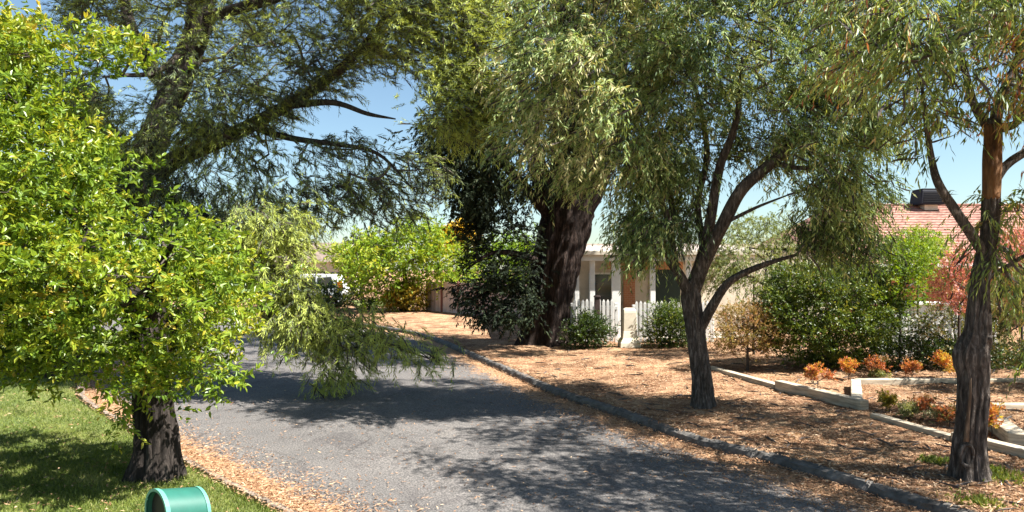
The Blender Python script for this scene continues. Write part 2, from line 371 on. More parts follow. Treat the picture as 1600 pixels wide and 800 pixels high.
def leaves(name, pos, ax, nr, ln, wd, tint, mat, parent, fine=True, kind=None):
    """one mesh of many leaf blades; six points each (folded on the midrib) or four"""
    n = len(pos); ln = np.broadcast_to(ln, n)[:, None]; wd = np.broadcast_to(wd, n)[:, None]
    ax = unit(ax); si = unit(np.cross(ax, nr)); up = np.cross(si, ax)
    if fine:
        V = np.stack([pos, pos + ax * ln * .3 + si * wd * .5 + up * wd * .18, pos + ax * ln * .7 + si * wd * .38 + up * wd * .12, pos + ax * ln - up * ln * .1,
                      pos + ax * ln * .7 - si * wd * .38 + up * wd * .12, pos + ax * ln * .3 - si * wd * .5 + up * wd * .18], 1).reshape(-1, 3)
        b = np.arange(n)[:, None] * 6; Q = np.concatenate([b + [0, 1, 2, 3], b + [0, 3, 4, 5]]); k = 6
    else:
        V = np.stack([pos, pos + ax * ln * .45 + si * wd * .5, pos + ax * ln - up * ln * .08, pos + ax * ln * .45 - si * wd * .5], 1).reshape(-1, 3)
        Q = np.arange(n)[:, None] * 4 + [0, 1, 2, 3]; k = 4
    o = quads(name, V, Q, mat, parent, {'tint': np.repeat(np.clip(tint, 0, 1), k)})
    if kind: o['kind'] = kind
    return o

def shoots(S, D, L, n, droop=.3, spread=.7, lean=0., flat=0., start=.08):
    """S starts, D directions, L lengths; n leaves on each -> positions, axes, normals, shoot index, t"""
    m = len(S); t = (np.arange(n)[None] + rng.random((m, n))) / n * (1 - start) + start
    L = np.broadcast_to(L, m)[:, None, None]; dn = np.array([0, 0, -1.])
    pos = S[:, None] + D[:, None] * L * t[..., None] + dn * (droop * L * t[..., None] ** 2)
    tan = unit(D[:, None] + dn * 2 * droop * t[..., None])
    pr = rng.normal(size=(m, n, 3)); pr[..., 2] *= (1 - flat); pr = unit(pr - tan * (pr * tan).sum(-1, keepdims=True))
    sp = spread * (.6 + .8 * rng.random((m, n, 1)))
    ax = unit(tan * np.cos(sp) + pr * np.sin(sp) + dn * lean)
    nr = rng.normal(size=(m, n, 3)) * .9 + np.array([0, 0, .9 * flat + .3]) + np.array(sd) * .75   # blades turn towards the light
    return pos.reshape(-1, 3), ax.reshape(-1, 3), nr.reshape(-1, 3), np.repeat(np.arange(m), n), t.ravel()

def inside(p, poly):
    x, y = p[:, 0], p[:, 1]; c = np.zeros(len(p), bool); j = len(poly) - 1
    for i in range(len(poly)):
        xi, yi = poly[i]; xj, yj = poly[j]
        c ^= ((yi > y) != (yj > y)) & (x < (xj - xi) * (y - yi) / (yj - yi + 1e-9) + xi); j = i
    return c

def edge_dist(p, poly):
    poly = np.array(poly + [poly[0]], float); a, b = poly[:-1], poly[1:]; d = b - a
    t = np.clip(((p[:, None] - a) * d).sum(2) / ((d ** 2).sum(1) + 1e-9), 0, 1)
    return np.sqrt((((p[:, None] - a) - t[..., None] * d) ** 2).sum(2)).min(1)

def clumps(poly, n, d0, rad, edge=120, holes=(), tilt=0.):
    """n clump centres in a crown of the given outline: depth range follows a rounded body"""
    q = np.array(poly, float); lo, hi = q.min(0), q.max(0); out = np.zeros((0, 2))
    while len(out) < n:
        c = lo + rng.random((n * 3, 2)) * (hi - lo); k = inside(c, poly)
        for h in holes: k &= ~inside(c, h)
        c = c[k]
        for x in c:                     # best-candidate spacing
            out = np.vstack([out, x])
            if len(out) >= n: break
    e = np.clip(edge_dist(out, poly) / edge, .08, 1); dep = rad * np.sqrt(1 - (1 - e) ** 2)
    s = rng.uniform(-1, 1, n); s = np.sign(s) * np.abs(s) ** .6
    d = d0 + s * dep + tilt * (out[:, 0] - out[:, 0].mean())
    return np.array([P(a, b, c) for (a, b), c in zip(out, d)])

def path(pts):                          # control points (px,py,d) or (point) -> smooth world polyline
    q = [P(*p) if not isinstance(p, np.ndarray) else p for p in pts]
    return catmull(q, 6)

def grow(skel, cl, seed=0, r_tip=.004, r_max=.05, jitter=.06, sag=.0, alpha=.45):
    """twigs from a skeleton (n,3) to each clump; returns a list of (points, radii)"""
    r = np.random.default_rng(seed); nodes = [np.asarray(p) for p in skel]; par = [-1] * len(nodes); ns = len(nodes)
    base = np.array(skel)[0]
    order = np.argsort([np.linalg.norm(np.array(skel) - c, axis=1).min() for c in cl]); runs = []
    for ci in order:
        c = cl[ci]; A = np.array(nodes); dd = np.linalg.norm(A - c, axis=1)
        dd = dd + np.where(A[:, 2] > c[2] + .25, .25 * (A[:, 2] - c[2]), 0); j = int(dd.argmin()); L = dd[j]
        k = max(2, int(L / .3) + 1); a = A[j]; ids = [j]
        for t in np.linspace(0, 1, k + 1)[1:]:
            p = a + (c - a) * t + r.normal(size=3) * jitter * L * .5 * math.sin(math.pi * min(t, .95)) + np.array([0, 0, sag * L * math.sin(math.pi * t)])
            nodes.append(p); par.append(ids[-1]); ids.append(len(nodes) - 1)
        runs.append(ids)
    cnt = np.zeros(len(nodes))
    for ids in runs:
        i = ids[-1]
        while i >= ns: cnt[i] += 1; i = par[i]
    out = []
    for ids in runs:
        rad = np.minimum(r_tip * np.maximum(cnt[ids], 1) ** alpha, r_max); rad[0] = rad[1] * 1.15; rad[-1] *= .6
        out.append((np.array([nodes[i] for i in ids]), rad))
    return out

def twigs(name, runs, mat, parent, sides=5):
    """every connected bough is a mesh of its own"""
    if name == 'stem':
        b = MB()
        for p, r in runs: b.tube(p, r, sides, cap=False)
        return b.build(name, mat, parent, smooth=True)
    root = {}; by = {}
    for p, r in runs:
        k = root.get(tuple(p[0]), tuple(p[0]))
        for q in p[1:]: root[tuple(q)] = k
        by.setdefault(k, MB()).tube(p, r, sides, cap=False)
    for b in sorted(by.values(), key=lambda b: -b.n): b.build('branch', mat, parent, smooth=True)

def fissured(seed, amp=.12, lobes=5, flare=0., freq=9):
    r = np.random.default_rng(seed); ph = r.random(12) * 6.28
    def f(a, t, p):
        v = 1 + amp * (np.sin(a * freq + ph[0] + 3 * t + 1.2 * math.sin(5 * t + ph[5])) * .4 - np.abs(np.sin(a * freq * 1.5 + 1.3 * np.sin(p[2] * 3.1 + 3 * a + ph[7]) + 2.2 * math.sin(p[2] * 1.3 + ph[8]))) ** .5 * .55 - .3 * np.abs(np.sin(p[2] * 6.5 + 2.5 * np.sin(3 * a + ph[9]) + 1.5 * np.sin(a * 7))) ** 3 + .4 + np.sin(a * (freq * 2 + 1) + ph[1] - 6 * t) * .35 + np.sin(a * 3 + ph[2] + 4 * t) * .4 + .22 * np.sin(p[2] * 5 + a * 4 + ph[6]) * .5)
        if flare: v = v * (1 + flare * math.exp(-t * 14) * (1 + .55 * np.sin(a * lobes + ph[3])))
        return v
    return f

def trunk_and_limbs(parent, trunk, limbs, mat, seed, sides=64, amp=.12, flare=.5, limb_mat=None, freq=9):
    pts, rads = trunk; p = path(pts); r = np.interp(np.linspace(0, 1, len(p)), np.linspace(0, 1, len(rads)), rads)
    sides = max(sides, 72); n = max(90, len(p)); s = np.linspace(0, 1, len(p)); s2 = np.linspace(0, 1, n * 2)
    p2 = np.c_[[np.interp(s2, s, p[:, k]) for k in range(3)]].T; r2 = np.interp(s2, s, r)
    MB().tube(p2, r2, sides, bump=fissured(seed, amp, flare=flare, freq=freq)).build('trunk', mat, parent, smooth=True)
    sk = [p[len(p) // 3:]]
    for k, (lp, lr) in enumerate(limbs):
        q = path(lp); rr = np.interp(np.linspace(0, 1, len(q)), np.linspace(0, 1, len(lr)), lr)
        MB().tube(q, rr, 20, bump=fissured(seed + k + 1, amp * .8, freq=5)).build('limb', limb_mat or mat, parent, smooth=True); sk.append(q)
    return np.vstack(sk)

def dirs(n, up=0., hz=1.):
    v = rng.normal(size=(n, 3)); v[:, 2] = v[:, 2] * .6 + up; v[:, :2] *= hz; return unit(v)

def crown(parent, cl, per, rad, style, mat, tint0=.45, tvar=.3, name='crown', centre=None, top_tint=None, stems=None):
    """leaves on shoots around clump centres; returns nothing"""
    n = len(cl); idx = np.repeat(np.arange(n), per); S = cl[idx] + rng.normal(size=(n * per, 3)) * np.array([rad, rad, rad * style.get('vz', .7)]) * .55
    D = dirs(len(S), style.get('up', 0.))
    if centre is not None: D = unit(D + unit(cl[idx] - centre) * style.get('out', .6))
    L = style['L'] * rng.uniform(.6, 1.25, len(S))
    pos, ax, nr, si, t = shoots(S, D, L, style['n'], style['droop'], style['spread'], style.get('lean', 0), style.get('flat', 0))
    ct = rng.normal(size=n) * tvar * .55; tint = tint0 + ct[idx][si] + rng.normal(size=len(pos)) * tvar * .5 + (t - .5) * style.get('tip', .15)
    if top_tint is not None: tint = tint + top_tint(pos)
    sz = rng.uniform(.7, 1.2, len(pos))
    leaves(name, pos, ax, nr, style['ll'] * sz, style['lw'] * sz, tint, M[mat], parent, style.get('fine', False))
    if stems:
        k = rng.random(len(S)) < stems[1]; Dd = unit(D[k] + np.array([0, 0, -style['droop']]))
        leaves(stems[2] if len(stems) > 2 else 'twiglets', S[k], Dd, rng.normal(size=(k.sum(), 3)), L[k] * .9, .008 * stems[3] if len(stems) > 3 else .008, np.zeros(k.sum()), M[stems[0]], parent)

WEEP = dict(L=.32, n=14, droop=.85, spread=.8, lean=.5, ll=.088, lw=.0185, up=.35, vz=.85, tip=.2, flat=.3)
BROAD = dict(L=.24, n=14, droop=.12, spread=.95, ll=.066, lw=.026, up=.25, flat=.25, fine=True, out=.8, tip=.35)
NEEDLE = dict(L=.32, n=24, droop=.3, spread=.62, lean=.12, ll=.09, lw=.0125, up=.12, out=.9, tip=.5, flat=.35)
CYP = dict(L=.42, n=18, droop=.55, spread=.6, lean=.25, ll=.12, lw=.04, up=.0, out=.6)
BUSH = dict(L=.22, n=12, droop=.05, spread=.85, ll=.06, lw=.026, up=.35, out=.8, tip=.3)
FAR = dict(L=.7, n=10, droop=.3, spread=.9, ll=.22, lw=.10, up=.2, out=.6, tip=.3)

# ---------------------------------------------------------------- left foreground broadleaf tree
b0 = G(243, 745)
t1 = tag(empty('broadleaf_tree', b0), 'bright yellow-green leafy tree with short dark trunk on the left lawn', 'tree')
d1 = b0[1]
sk = trunk_and_limbs(t1, ([b0 + [0, 0, -.12], P(247, 700, d1), P(243, 650, d1), P(240, 600, d1), P(238, 540, d1), P(225, 470, d1)], [.215, .195, .178, .165, .155, .14]),
    [([P(238, 560, d1), P(180, 440, d1 + .1), P(110, 320, d1 + .3), P(60, 180, d1)], [.10, .07, .045, .02]),
     ([P(230, 500, d1), P(250, 420, d1 - .5), P(270, 380, d1 - .9)], [.08, .05, .02]),
     ([P(228, 480, d1), P(140, 400, d1 + .6), P(40, 380, d1 + .9), P(-80, 300, d1 + .6)], [.08, .05, .03, .02]),
     ([P(235, 540, d1), P(300, 480, d1 + .3), P(350, 470, d1 + .4)], [.07, .04, .015])], M['bark_dark'], 3, amp=.16, flare=.4, freq=8)
poly = [(-230, 40), (-90, 15), (-10, 40), (30, 38), (60, 50), (78, 85), (72, 140), (92, 185), (150, 222), (150, 255), (178, 285), (172, 310), (222, 352), (300, 358), (335, 352), (350, 380), (330, 400), (365, 435), (385, 465), (375, 510), (335, 528), (315, 555), (240, 565), (225, 580), (170, 562), (120, 560), (80, 575), (30, 560), (-60, 575), (-230, 560)]
cl = clumps(poly, 370, d1 - .15, 1.5, 150)
tuft = np.array([P(185, 92, d1), P(198, 100, d1), P(172, 86, d1 + .1), P(345, 575, d1 - .3), P(318, 590, d1 - .4), P(150, 95, d1), P(205, 610, d1 - .5), P(230, 600, d1 - .6)])
twigs('branch', grow(sk, np.vstack([cl, tuft]), 1, .004, .03), M['twig'], t1)
zt = P(0, 130, d1)[2]
cl = np.vstack([cl, tuft])
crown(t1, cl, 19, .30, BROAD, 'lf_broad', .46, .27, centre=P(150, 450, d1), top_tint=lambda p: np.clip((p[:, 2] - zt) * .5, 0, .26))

# ---------------------------------------------------------------- big conifer over the road
d2 = 14.0; b2 = np.array([-8.75, 14.0, gz([(-8.75, 14.0)])[0]])
t2 = tag(empty('conifer_tree', b2), 'large grey-green conifer with feathery needles, its long limb drooping over the road', 'tree')
sk = trunk_and_limbs(t2, ([b2 + [0, 0, -.1], P(95, 480, d2), P(150, 370, d2), P(210, 290, d2), P(248, 200, d2), P(285, 110, d2), P(312, 30, d2), P(318, -90, d2), P(300, -260, d2)], [.42, .34, .31, .30, .25, .24, .22, .18, .1]),
    [([P(205, 292, d2), P(280, 246, 13.7), P(340, 222, 13.4), P(410, 186, 13.2), P(480, 146, 13), P(545, 95, 12.8), P(600, 30, 12.7), P(640, -40, 12.6)], [.19, .165, .14, .115, .095, .075, .05, .025]),
     ([P(262, 140, d2), P(228, 96, 13.8), P(202, 36, 13.7), P(185, -60, 13.8)], [.15, .13, .11, .07]),
     ([P(450, 164, 13.1), P(520, 160, 12.7), P(575, 178, 12.5), P(618, 186, 12.4)], [.07, .05, .035, .012]),
     ([P(390, 197, 13.3), P(450, 215, 12.9), P(520, 225, 12.7), P(590, 240, 12.6), P(650, 300, 12.4)], [.07, .055, .04, .03, .01]),
     ([P(215, 285, 13.9), P(300, 330, 13.2), P(400, 395, 12.5), P(455, 450, 12.0), P(520, 500, 11.9), P(600, 535, 11.8), P(670, 560, 11.8)], [.13, .10, .08, .06, .045, .03, .01]),
     ([P(300, 60, d2), P(250, 110, 13.2), P(190, 118, 12.6), P(160, 120, 12.4)], [.06, .05, .03, .015]),
     ([P(312, 30, d2), P(420, 0, 13.2), P(540, -40, 12.4), P(680, -20, 12), P(740, 60, 11.8), P(760, 170, 11.8)], [.11, .09, .07, .06, .04, .015])], M['bark_conifer'], 21, amp=.14, flare=.4)
hole = [(548, 150), (600, 118), (650, 132), (662, 200), (650, 235), (600, 225), (560, 195)]
hole2 = [(160, 100), (200, 60), (245, 130), (205, 180)]; hole3 = [(345, 190), (300, 290), (270, 300), (285, 255)]
hole4 = [(430, 210), (470, 235), (450, 290), (420, 280)]; hole5 = [(390, 140), (430, 115), (480, 95), (500, 115), (420, 165)]
big = [(120, -200), (300, -330), (640, -330), (790, -180), (785, 10), (760, 60), (735, 105), (650, 115), (600, 105), (540, 135), (420, 180), (330, 215), (200, 250), (150, 190), (110, 60)]
tips = [(640, 95), (740, 100), (775, 150), (775, 185), (740, 205), (705, 215), (685, 195), (672, 150)]
mid = [(240, 260), (340, 235), (440, 215), (560, 215), (640, 245), (685, 255), (660, 320), (560, 350), (500, 340), (420, 390), (300, 370), (210, 310)]
low = [(350, 345), (430, 315), (490, 350), (470, 395), (455, 430), (490, 470), (560, 485), (630, 522), (685, 556), (670, 575), (620, 548), (565, 535), (555, 570), (530, 605), (512, 600), (500, 550), (470, 520), (430, 528), (400, 480), (380, 420)]
dk = [(110, 90), (200, 230), (300, 260), (300, 360), (210, 335), (110, 330)]
c_big = clumps(big, 460, 13.4, 2.4, 260, [hole, hole2])
c_rb = clumps([(520, -80), (770, -90), (785, 35), (740, 105), (650, 112), (600, 95), (545, 105)], 120, 12.3, .7, 80)  # upper right bough, yellow-green needle tint
c_lm = clumps([(250, 240), (330, 150), (420, 120), (520, 80), (545, 110), (430, 190), (330, 250)], 46, 12.9, .5, 60); c_tip = clumps(tips, 62, 11.9, .5, 60); hole6 = [(465, 395), (545, 395), (545, 458), (465, 458)]
c_mid = clumps(mid, 140, 13.2, 1.2, 120, [hole, hole3, hole4, hole6])
c_low = clumps(low, 92, 11.9, .6, 60, [hole6]); c_dk = clumps(dk, 90, 13.6, 1.4, 110, [hole2])
allc = np.vstack([c_big, c_rb, c_lm, c_tip, c_mid, c_low, c_dk])
twigs('branch', grow(sk, allc, 2, .0075, .06, .12, 0, .42), M['twig_grey'], t2)
ctr = P(310, 150, d2)
for c, nm, t0, per in ((c_rb, 'right_bough', .8, 20), (c_lm, 'limb_foliage', .6, 16), (c_big, 'crown', .56, 25), (c_tip, 'bough_tip', .85, 20), (c_mid, 'crown_underside', .48, 14), (c_low, 'drooping_bough', .92, 21), (c_dk, 'inner_crown', .2, 22)):
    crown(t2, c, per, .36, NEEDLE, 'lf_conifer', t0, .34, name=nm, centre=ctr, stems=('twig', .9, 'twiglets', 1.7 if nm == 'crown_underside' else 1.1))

# ---------------------------------------------------------------- dark cypress with the massive trunk
b3 = G(853, 538); d3 = b3[1]
t3 = tag(empty('cypress_tree', b3), 'massive old tree with fluted red-brown trunk and dark sprays beside the kerb', 'tree')
sk = trunk_and_limbs(t3, ([b3 + [0, 0, -.15], P(853, 520, d3), P(858, 480, d3), P(866, 430, d3), P(876, 380, d3), P(886, 335, d3), P(895, 240, d3), P(885, 60, d3), P(870, -150, d3)], [.66, .59, .57, .60, .63, .65, .55, .42, .25]),
    [([P(895, 350, d3), P(935, 280, d3), P(960, 180, d3), P(980, 40, d3)], [.32, .27, .2, .12]),
     ([P(872, 340, d3), P(840, 260, d3 - .4), P(820, 150, d3 - .6), P(790, 0, d3 - .5)], [.3, .24, .16, .09]),
     ([P(862, 420, d3), P(820, 400, d3 - .7), P(770, 395, d3 - 1.2), P(730, 420, d3 - 1.4)], [.12, .09, .05, .02]),
     ([P(856, 470, d3), P(810, 450, d3 - .6), P(760, 455, d3 - 1.1), P(720, 480, d3 - 1.3)], [.1, .07, .04, .02]),
     ([P(870, 350, d3), P(800, 270, d3 - .8), P(740, 220, d3 - 1.2), P(690, 210, d3 - 1.3)], [.16, .12, .07, .03])], M['bark_red'], 41, sides=64, amp=.17, flare=.45, freq=8)
cl = np.vstack([clumps([(690, 195), (750, 190), (800, 120), (770, -40), (760, -330), (1010, -330), (1000, 150), (900, 260), (840, 300), (800, 330), (760, 320), (720, 290), (700, 250)], 260, d3 - .2, 2.2, 150),
                clumps([(900, -280), (1280, -250), (1330, -60), (1200, 90), (1000, 190), (900, 200)], 120, 16.6, 2.6, 150),  # crown extension added to shade the trunk base and verge
                clumps([(664, 195), (760, 190), (800, 300), (745, 335), (692, 275)], 62, d3 - 1.6, .6, 60),
                clumps([(735, 345), (790, 330), (830, 360), (835, 500), (790, 505), (740, 495), (722, 450), (735, 400)], 66, d3 - 1.0, .7, 80),
                clumps([(715, 310), (760, 340), (750, 390), (720, 370)], 14, d3 - 1.2, .4, 40)])
twigs('branch', grow(sk, cl, 3, .009, .07), M['twig'], t3)
crown(t3, cl[:-80], 14, .42, CYP, 'lf_cypress', .4, .3, centre=P(880, 200, d3))
crown(t3, cl[-80:], 15, .38, dict(CYP, vz=.25, droop=.2, L=.4, ll=.10, lw=.035, flat=.5), 'lf_cypress', .35, .3, name='low_sprays', centre=P(870, 440, d3))
litf = clumps([(735, 345), (835, 330), (835, 430), (740, 440)], 8, d3 + .5, .5, 80)

# ---------------------------------------------------------------- weeping peppermint in the middle
b4 = G(1098, 635); d4 = b4[1]
t4 = tag(empty('weeping_tree', b4), 'weeping tree with fine drooping leaves, forked dark trunk standing mid verge', 'tree')
sk = trunk_and_limbs(t4, ([b4 + [0, 0, -.1], P(1097, 600, d4), P(1090, 550, d4), P(1084, 500, d4), P(1080, 465, d4), P(1082, 440, d4)], [.155, .14, .13, .135, .14, .11]),
    [([P(1082, 450, d4), P(1100, 390, d4), P(1112, 330, d4 - .2), P(1125, 260, d4 - .3), P(1150, 190, d4 - .4), P(1160, 90, d4 - .5)], [.10, .085, .07, .06, .045, .02]),
     ([P(1085, 452, d4), P(1105, 400, d4 - .2), P(1130, 350, d4 - .4), P(1160, 295, d4 - .5), P(1205, 255, d4 - .5), P(1250, 212, d4 - .5), P(1310, 150, d4 - .4)], [.10, .095, .09, .085, .075, .05, .02]),
     ([P(1080, 465, d4), P(1062, 430, d4 - .1), P(1045, 395, d4), P(1050, 320, d4 + .2), P(1035, 270, d4 + .3), P(1010, 200, d4 + .4)], [.085, .07, .055, .045, .035, .02]),
     ([P(1094, 515, d4), P(1112, 480, d4 - .2), P(1140, 440, d4 - .4), P(1190, 415, d4 - .5), P(1245, 398, d4 - .6)], [.075, .07, .055, .04, .02]),
     ([P(1100, 390, d4), P(1090, 320, d4 + .3), P(1105, 240, d4 + .5), P(1090, 150, d4 + .6), P(1060, 40, d4 + .6)], [.06, .05, .045, .035, .015]),
     ([P(1055, 410, d4), P(1040, 330, d4 - .3), P(990, 260, d4 - .5), P(960, 205, d4 - .6), P(930, 170, d4 - .6), P(870, 120, d4 - .6)], [.05, .045, .04, .035, .03, .015]),
     ([P(1205, 255, d4 - .5), P(1260, 262, d4 - .6), P(1310, 240, d4 - .6)], [.04, .03, .012]),
     ([P(1130, 350, d4 - .4), P(1180, 325, d4 - .6), P(1230, 305, d4 - .7)], [.03, .022, .01])], M['bark_grey'], 61, sides=22, amp=.13, flare=.35, freq=6)
pa = [(810, 0), (880, -70), (1040, -150), (1040, 60), (1030, 230), (1010, 310), (950, 300), (930, 285), (860, 280), (820, 260), (800, 215), (785, 170), (795, 90)]
pb = [(1000, -190), (1200, -230), (1390, -130), (1400, 40), (1310, 110), (1255, 170), (1150, 160), (1040, 220), (1000, 130)]
pc = [(995, 190), (1130, 180), (1100, 270), (1075, 345), (1030, 375), (980, 350)]
pd = [(1225, 160), (1330, 110), (1380, 170), (1375, 250), (1355, 320), (1320, 355), (1280, 345), (1255, 290), (1225, 235)]
c_a, c_b, c_c, c_d = clumps(pa, 140, d4 - .3, 1.6, 140), clumps(pb, 165, d4 - .2, 1.7, 160), clumps(pc, 46, d4 + .3, .9, 80), clumps(pd, 58, d4 - .8, 1.0, 90)
pe = [(1110, 190), (1230, 190), (1220, 260), (1150, 270)]
c_c = np.vstack([c_c, clumps([(985, 345), (1068, 350), (1060, 388), (990, 380)], 16, d4 - .2, .5, 40)])
c_e = clumps(pe, 14, d4 + .5, .8, 80)
c_f = clumps([(1240, 375), (1280, 340), (1350, 335), (1365, 380), (1320, 395), (1250, 390)], 18, d4 - .5, .5, 50)
c_d = np.vstack([c_d, c_f])
twigs('branch', grow(sk, np.vstack([c_a, c_b, c_c, c_d, c_e]), 4, .0045, .032), M['twig_grey'], t4)
for c, nm, t0 in ((c_a, 'crown', .72), (c_b, 'upper_crown', .58), (np.vstack([c_c, c_e]), 'inner_crown', .5), (c_d, 'hanging_foliage', .46)):
    crown(t4, c, 28, .29, WEEP, 'lf_weep', t0, .36, name=nm, centre=P(1090, 250, d4), stems=('twig', .5, 'twiglets'))

# ---------------------------------------------------------------- gum on the right
b5 = G(1515, 745); d5 = b5[1]
t5 = tag(empty('gum_tree', b5), 'gum tree with kinked trunk, peeling orange upper bark and a ring scar at its base', 'tree')
sk = trunk_and_limbs(t5, ([b5 + [0, 0, -.1], P(1513, 720, d5), P(1518, 650, d5), P(1521, 590, d5), P(1518, 555, d5), P(1527, 520, d5), P(1530, 470, d5), P(1533, 430, d5), P(1546, 370, d5), P(1549, 310, d5)], [.17, .145, .133, .132, .145, .112, .088, .078, .075, .074]),
    [([P(1519, 560, d5), P(1541, 541, d5 - .05), P(1547, 526, d5 - .12)], [.06, .045, .022]),
     ([P(1540, 400, d5), P(1515, 362, d5 - .1), P(1490, 325, d5 - .1), P(1465, 285, d5 - .1), P(1455, 245, d5), P(1448, 200, d5), P(1440, 130, d5)], [.05, .045, .045, .038, .03, .025, .012]),
     ([P(1549, 290, d5), P(1572, 258, d5), P(1605, 236, d5), P(1680, 190, d5)], [.05, .042, .035, .02]),
     ([P(1550, 205, d5), P(1525, 170, d5), P(1510, 120, d5 - .1), P(1490, 40, d5 - .2)], [.05, .04, .03, .015]),
     ([P(1552, 205, d5), P(1565, 150, d5 + .1), P(1590, 90, d5 + .2), P(1620, -40, d5)], [.055, .05, .035, .02]),
     ([P(1556, 200, d5), P(1590, 190, d5), P(1630, 120, d5 + .2), P(1700, 40, d5 + .3)], [.04, .035, .03, .015]),
     ([P(1533, 440, d5), P(1560, 425, d5), P(1600, 400, d5 - .1), P(1640, 385, d5 - .2)], [.03, .022, .018, .008])], M['bark_grey'], 81, sides=26, amp=.17, flare=.3, freq=6)
q = path([P(1549, 312, d5), P(1550, 270, d5), P(1551, 230, d5), P(1551, 195, d5)])
MB().tube(q, np.interp(np.linspace(0, 1, len(q)), [0, 1], [.076, .082]), 40, bump=fissured(99, .1, freq=4)).build('peeling_trunk', M['bark_orange'], t5, smooth=True)
a = np.linspace(0, 2 * math.pi, 25); rc = P(1512, 712, d5 - .15)
MB().tube(np.c_[rc[0] + .06 * np.cos(a), np.full(25, rc[1]) + .02 * np.abs(np.cos(a)), rc[2] + .10 * np.sin(a)], .018 * (1 + .2 * np.sin(3 * a)), 8).build('scar_ring', M['bark_grey'], t5, smooth=True)
MB().tube(path([P(1509, 690, d5 - .14), P(1514, 640, d5 - .137), P(1517, 590, d5 - .135)]), np.linspace(.02, .008, 13), 8, bump=fissured(4, .5, freq=3)).build('bark_strip', M['bark_tan'], t5, smooth=True)
pt = [(1290, 20), (1290, -110), (1500, -210), (1900, -250), (2080, -100), (2050, 330), (1660, 300), (1620, 180), (1560, 130), (1500, 150), (1460, 160), (1420, 190), (1390, 170), (1340, 150), (1300, 110)]  # unseen top and right of crown extended to shade road and verge
c_t = clumps(pt, 250, d5 + .2, 2.0, 160)
c_h = np.vstack([clumps([(1430, 170), (1470, 180), (1465, 260), (1435, 260)], 7, d5, .2, 30), clumps([(1540, 300), (1600, 300), (1600, 345), (1540, 350)], 9, d5 + .1, .35, 30),
                 clumps([(1520, 370), (1600, 380), (1590, 450), (1530, 440)], 10, d5 + .1, .3, 30), clumps([(1480, 60), (1620, 60), (1620, 170), (1560, 190), (1500, 180)], 16, d5, .7, 60),
                 clumps([(1590, 430), (1650, 400), (1650, 560), (1600, 530)], 12, d5 + .6, .3, 30)])
twigs('branch', grow(sk, np.vstack([c_t, c_h]), 5, .004, .026), M['twig_grey'], t5)
GUM = dict(WEEP, L=.32, n=12, ll=.092, lw=.0165, droop=.8, spread=.6, lean=.7)
zo, xo = P(0, 160, d5)[2], P(1530, 0, d5)[0]
crown(t5, c_t, 26, .25, GUM, 'lf_gum', .55, .3, centre=P(1560, 100, d5), stems=('twig', .6, 'twiglets', .7), top_tint=lambda p: np.clip(1 - np.hypot((p[:, 0] - P(1430, 0, d5)[0]) / .8, (p[:, 2] - P(0, 90, d5)[2]) / .5), 0, 1) * .2)
crown(t5, c_h, 7, .16, GUM, 'lf_gum', .55, .3, name='epicormic_shoots', centre=P(1545, 330, d5), stems=('twig', .5, 'twiglets', .6))

# ---------------------------------------------------------------- hedge shrubs and background plants
def bush(name, label, cat, poly, d, rad, n, mat, per=9, style=BUSH, edge=60, clr=.22, t0=.5, tv=.3, base=None, group=None, holes=(), stem=.02):
    q = np.array(poly, float); bx = q[:, 0].mean()
    if base is None:
        X = (bx - 800) / F * d; base = np.array([X, d, gz([(X, d)])[0]])
    t = tag(empty(name, base), label, cat, group); cl = clumps(poly, n, d, rad, edge, holes)
    cl[:, 2] = np.maximum(cl[:, 2], base[2] + .06)
    sk = np.array([base + [0, 0, -.04 + z] for z in np.linspace(0, max(.15, (cl[:, 2].mean() - base[2]) * .8), 5)])
    runs = [(sk, np.linspace(stem * 1.6, stem, 5))] + grow(sk, cl, 7, .004, stem, .1)
    twigs('stem', runs, M['twig'], t, 5)
    crown(t, cl, per, clr, style, mat, t0, tv, name='foliage', centre=base + [0, 0, (cl[:, 2].mean() - base[2]) * .6])
    return t

bush('hedge_shrub', 'large dense dark green shrub between tan bush and picket fence', 'shrub', [(1185, 470), (1225, 425), (1290, 410), (1370, 420), (1400, 460), (1405, 510), (1385, 550), (1370, 565), (1235, 562), (1205, 530)], 14.7, 1.1, 330, 'lf_hedge', 15, edge=70)
bush('climbing_shrub', 'olive green shrub with gold tips rising above the dark shrub', 'shrub', [(1330, 410), (1400, 380), (1455, 370), (1470, 410), (1450, 470), (1400, 500), (1340, 470)], 14.6, .7, 80, 'lf_bright', 10, t0=.35, edge=60)
bush('tan_shrub', 'tan and pink-tipped round shrub right of the forked trunk', 'shrub', [(1115, 510), (1140, 485), (1180, 482), (1215, 500), (1222, 540), (1180, 552), (1125, 548)], 14.3, .6, 120, 'lf_tan', 13, dict(BUSH, ll=.04, lw=.016, L=.17), 40, .16)
bush('pale_shrub', 'tall pale green shrub behind the forked trunk, before the house', 'shrub', [(1105, 440), (1120, 360), (1170, 335), (1235, 345), (1245, 400), (1220, 450), (1150, 470)], 16.5, .9, 110, 'lf_pale', 10, dict(WEEP, L=.3, ll=.09, lw=.02, n=12), 60, .3, t0=.5)
bush('roofside_shrub', 'rounded green shrub in front of the tiled roof', 'shrub', [(1395, 385), (1430, 355), (1465, 365), (1475, 400), (1440, 430), (1400, 425)], 16.0, .6, 65, 'lf_bright', 10, dict(WEEP, L=.25, ll=.08, lw=.022, n=11), 45, .25, t0=.45)
bush('pink_shrub', 'pinkish red shrub left of the kinked trunk', 'shrub', [(1465, 430), (1490, 403), (1520, 410), (1530, 450), (1510, 490), (1475, 485)], 13.2, .45, 55, 'lf_pink', 10, dict(BUSH, ll=.045, lw=.018), 40, .18)
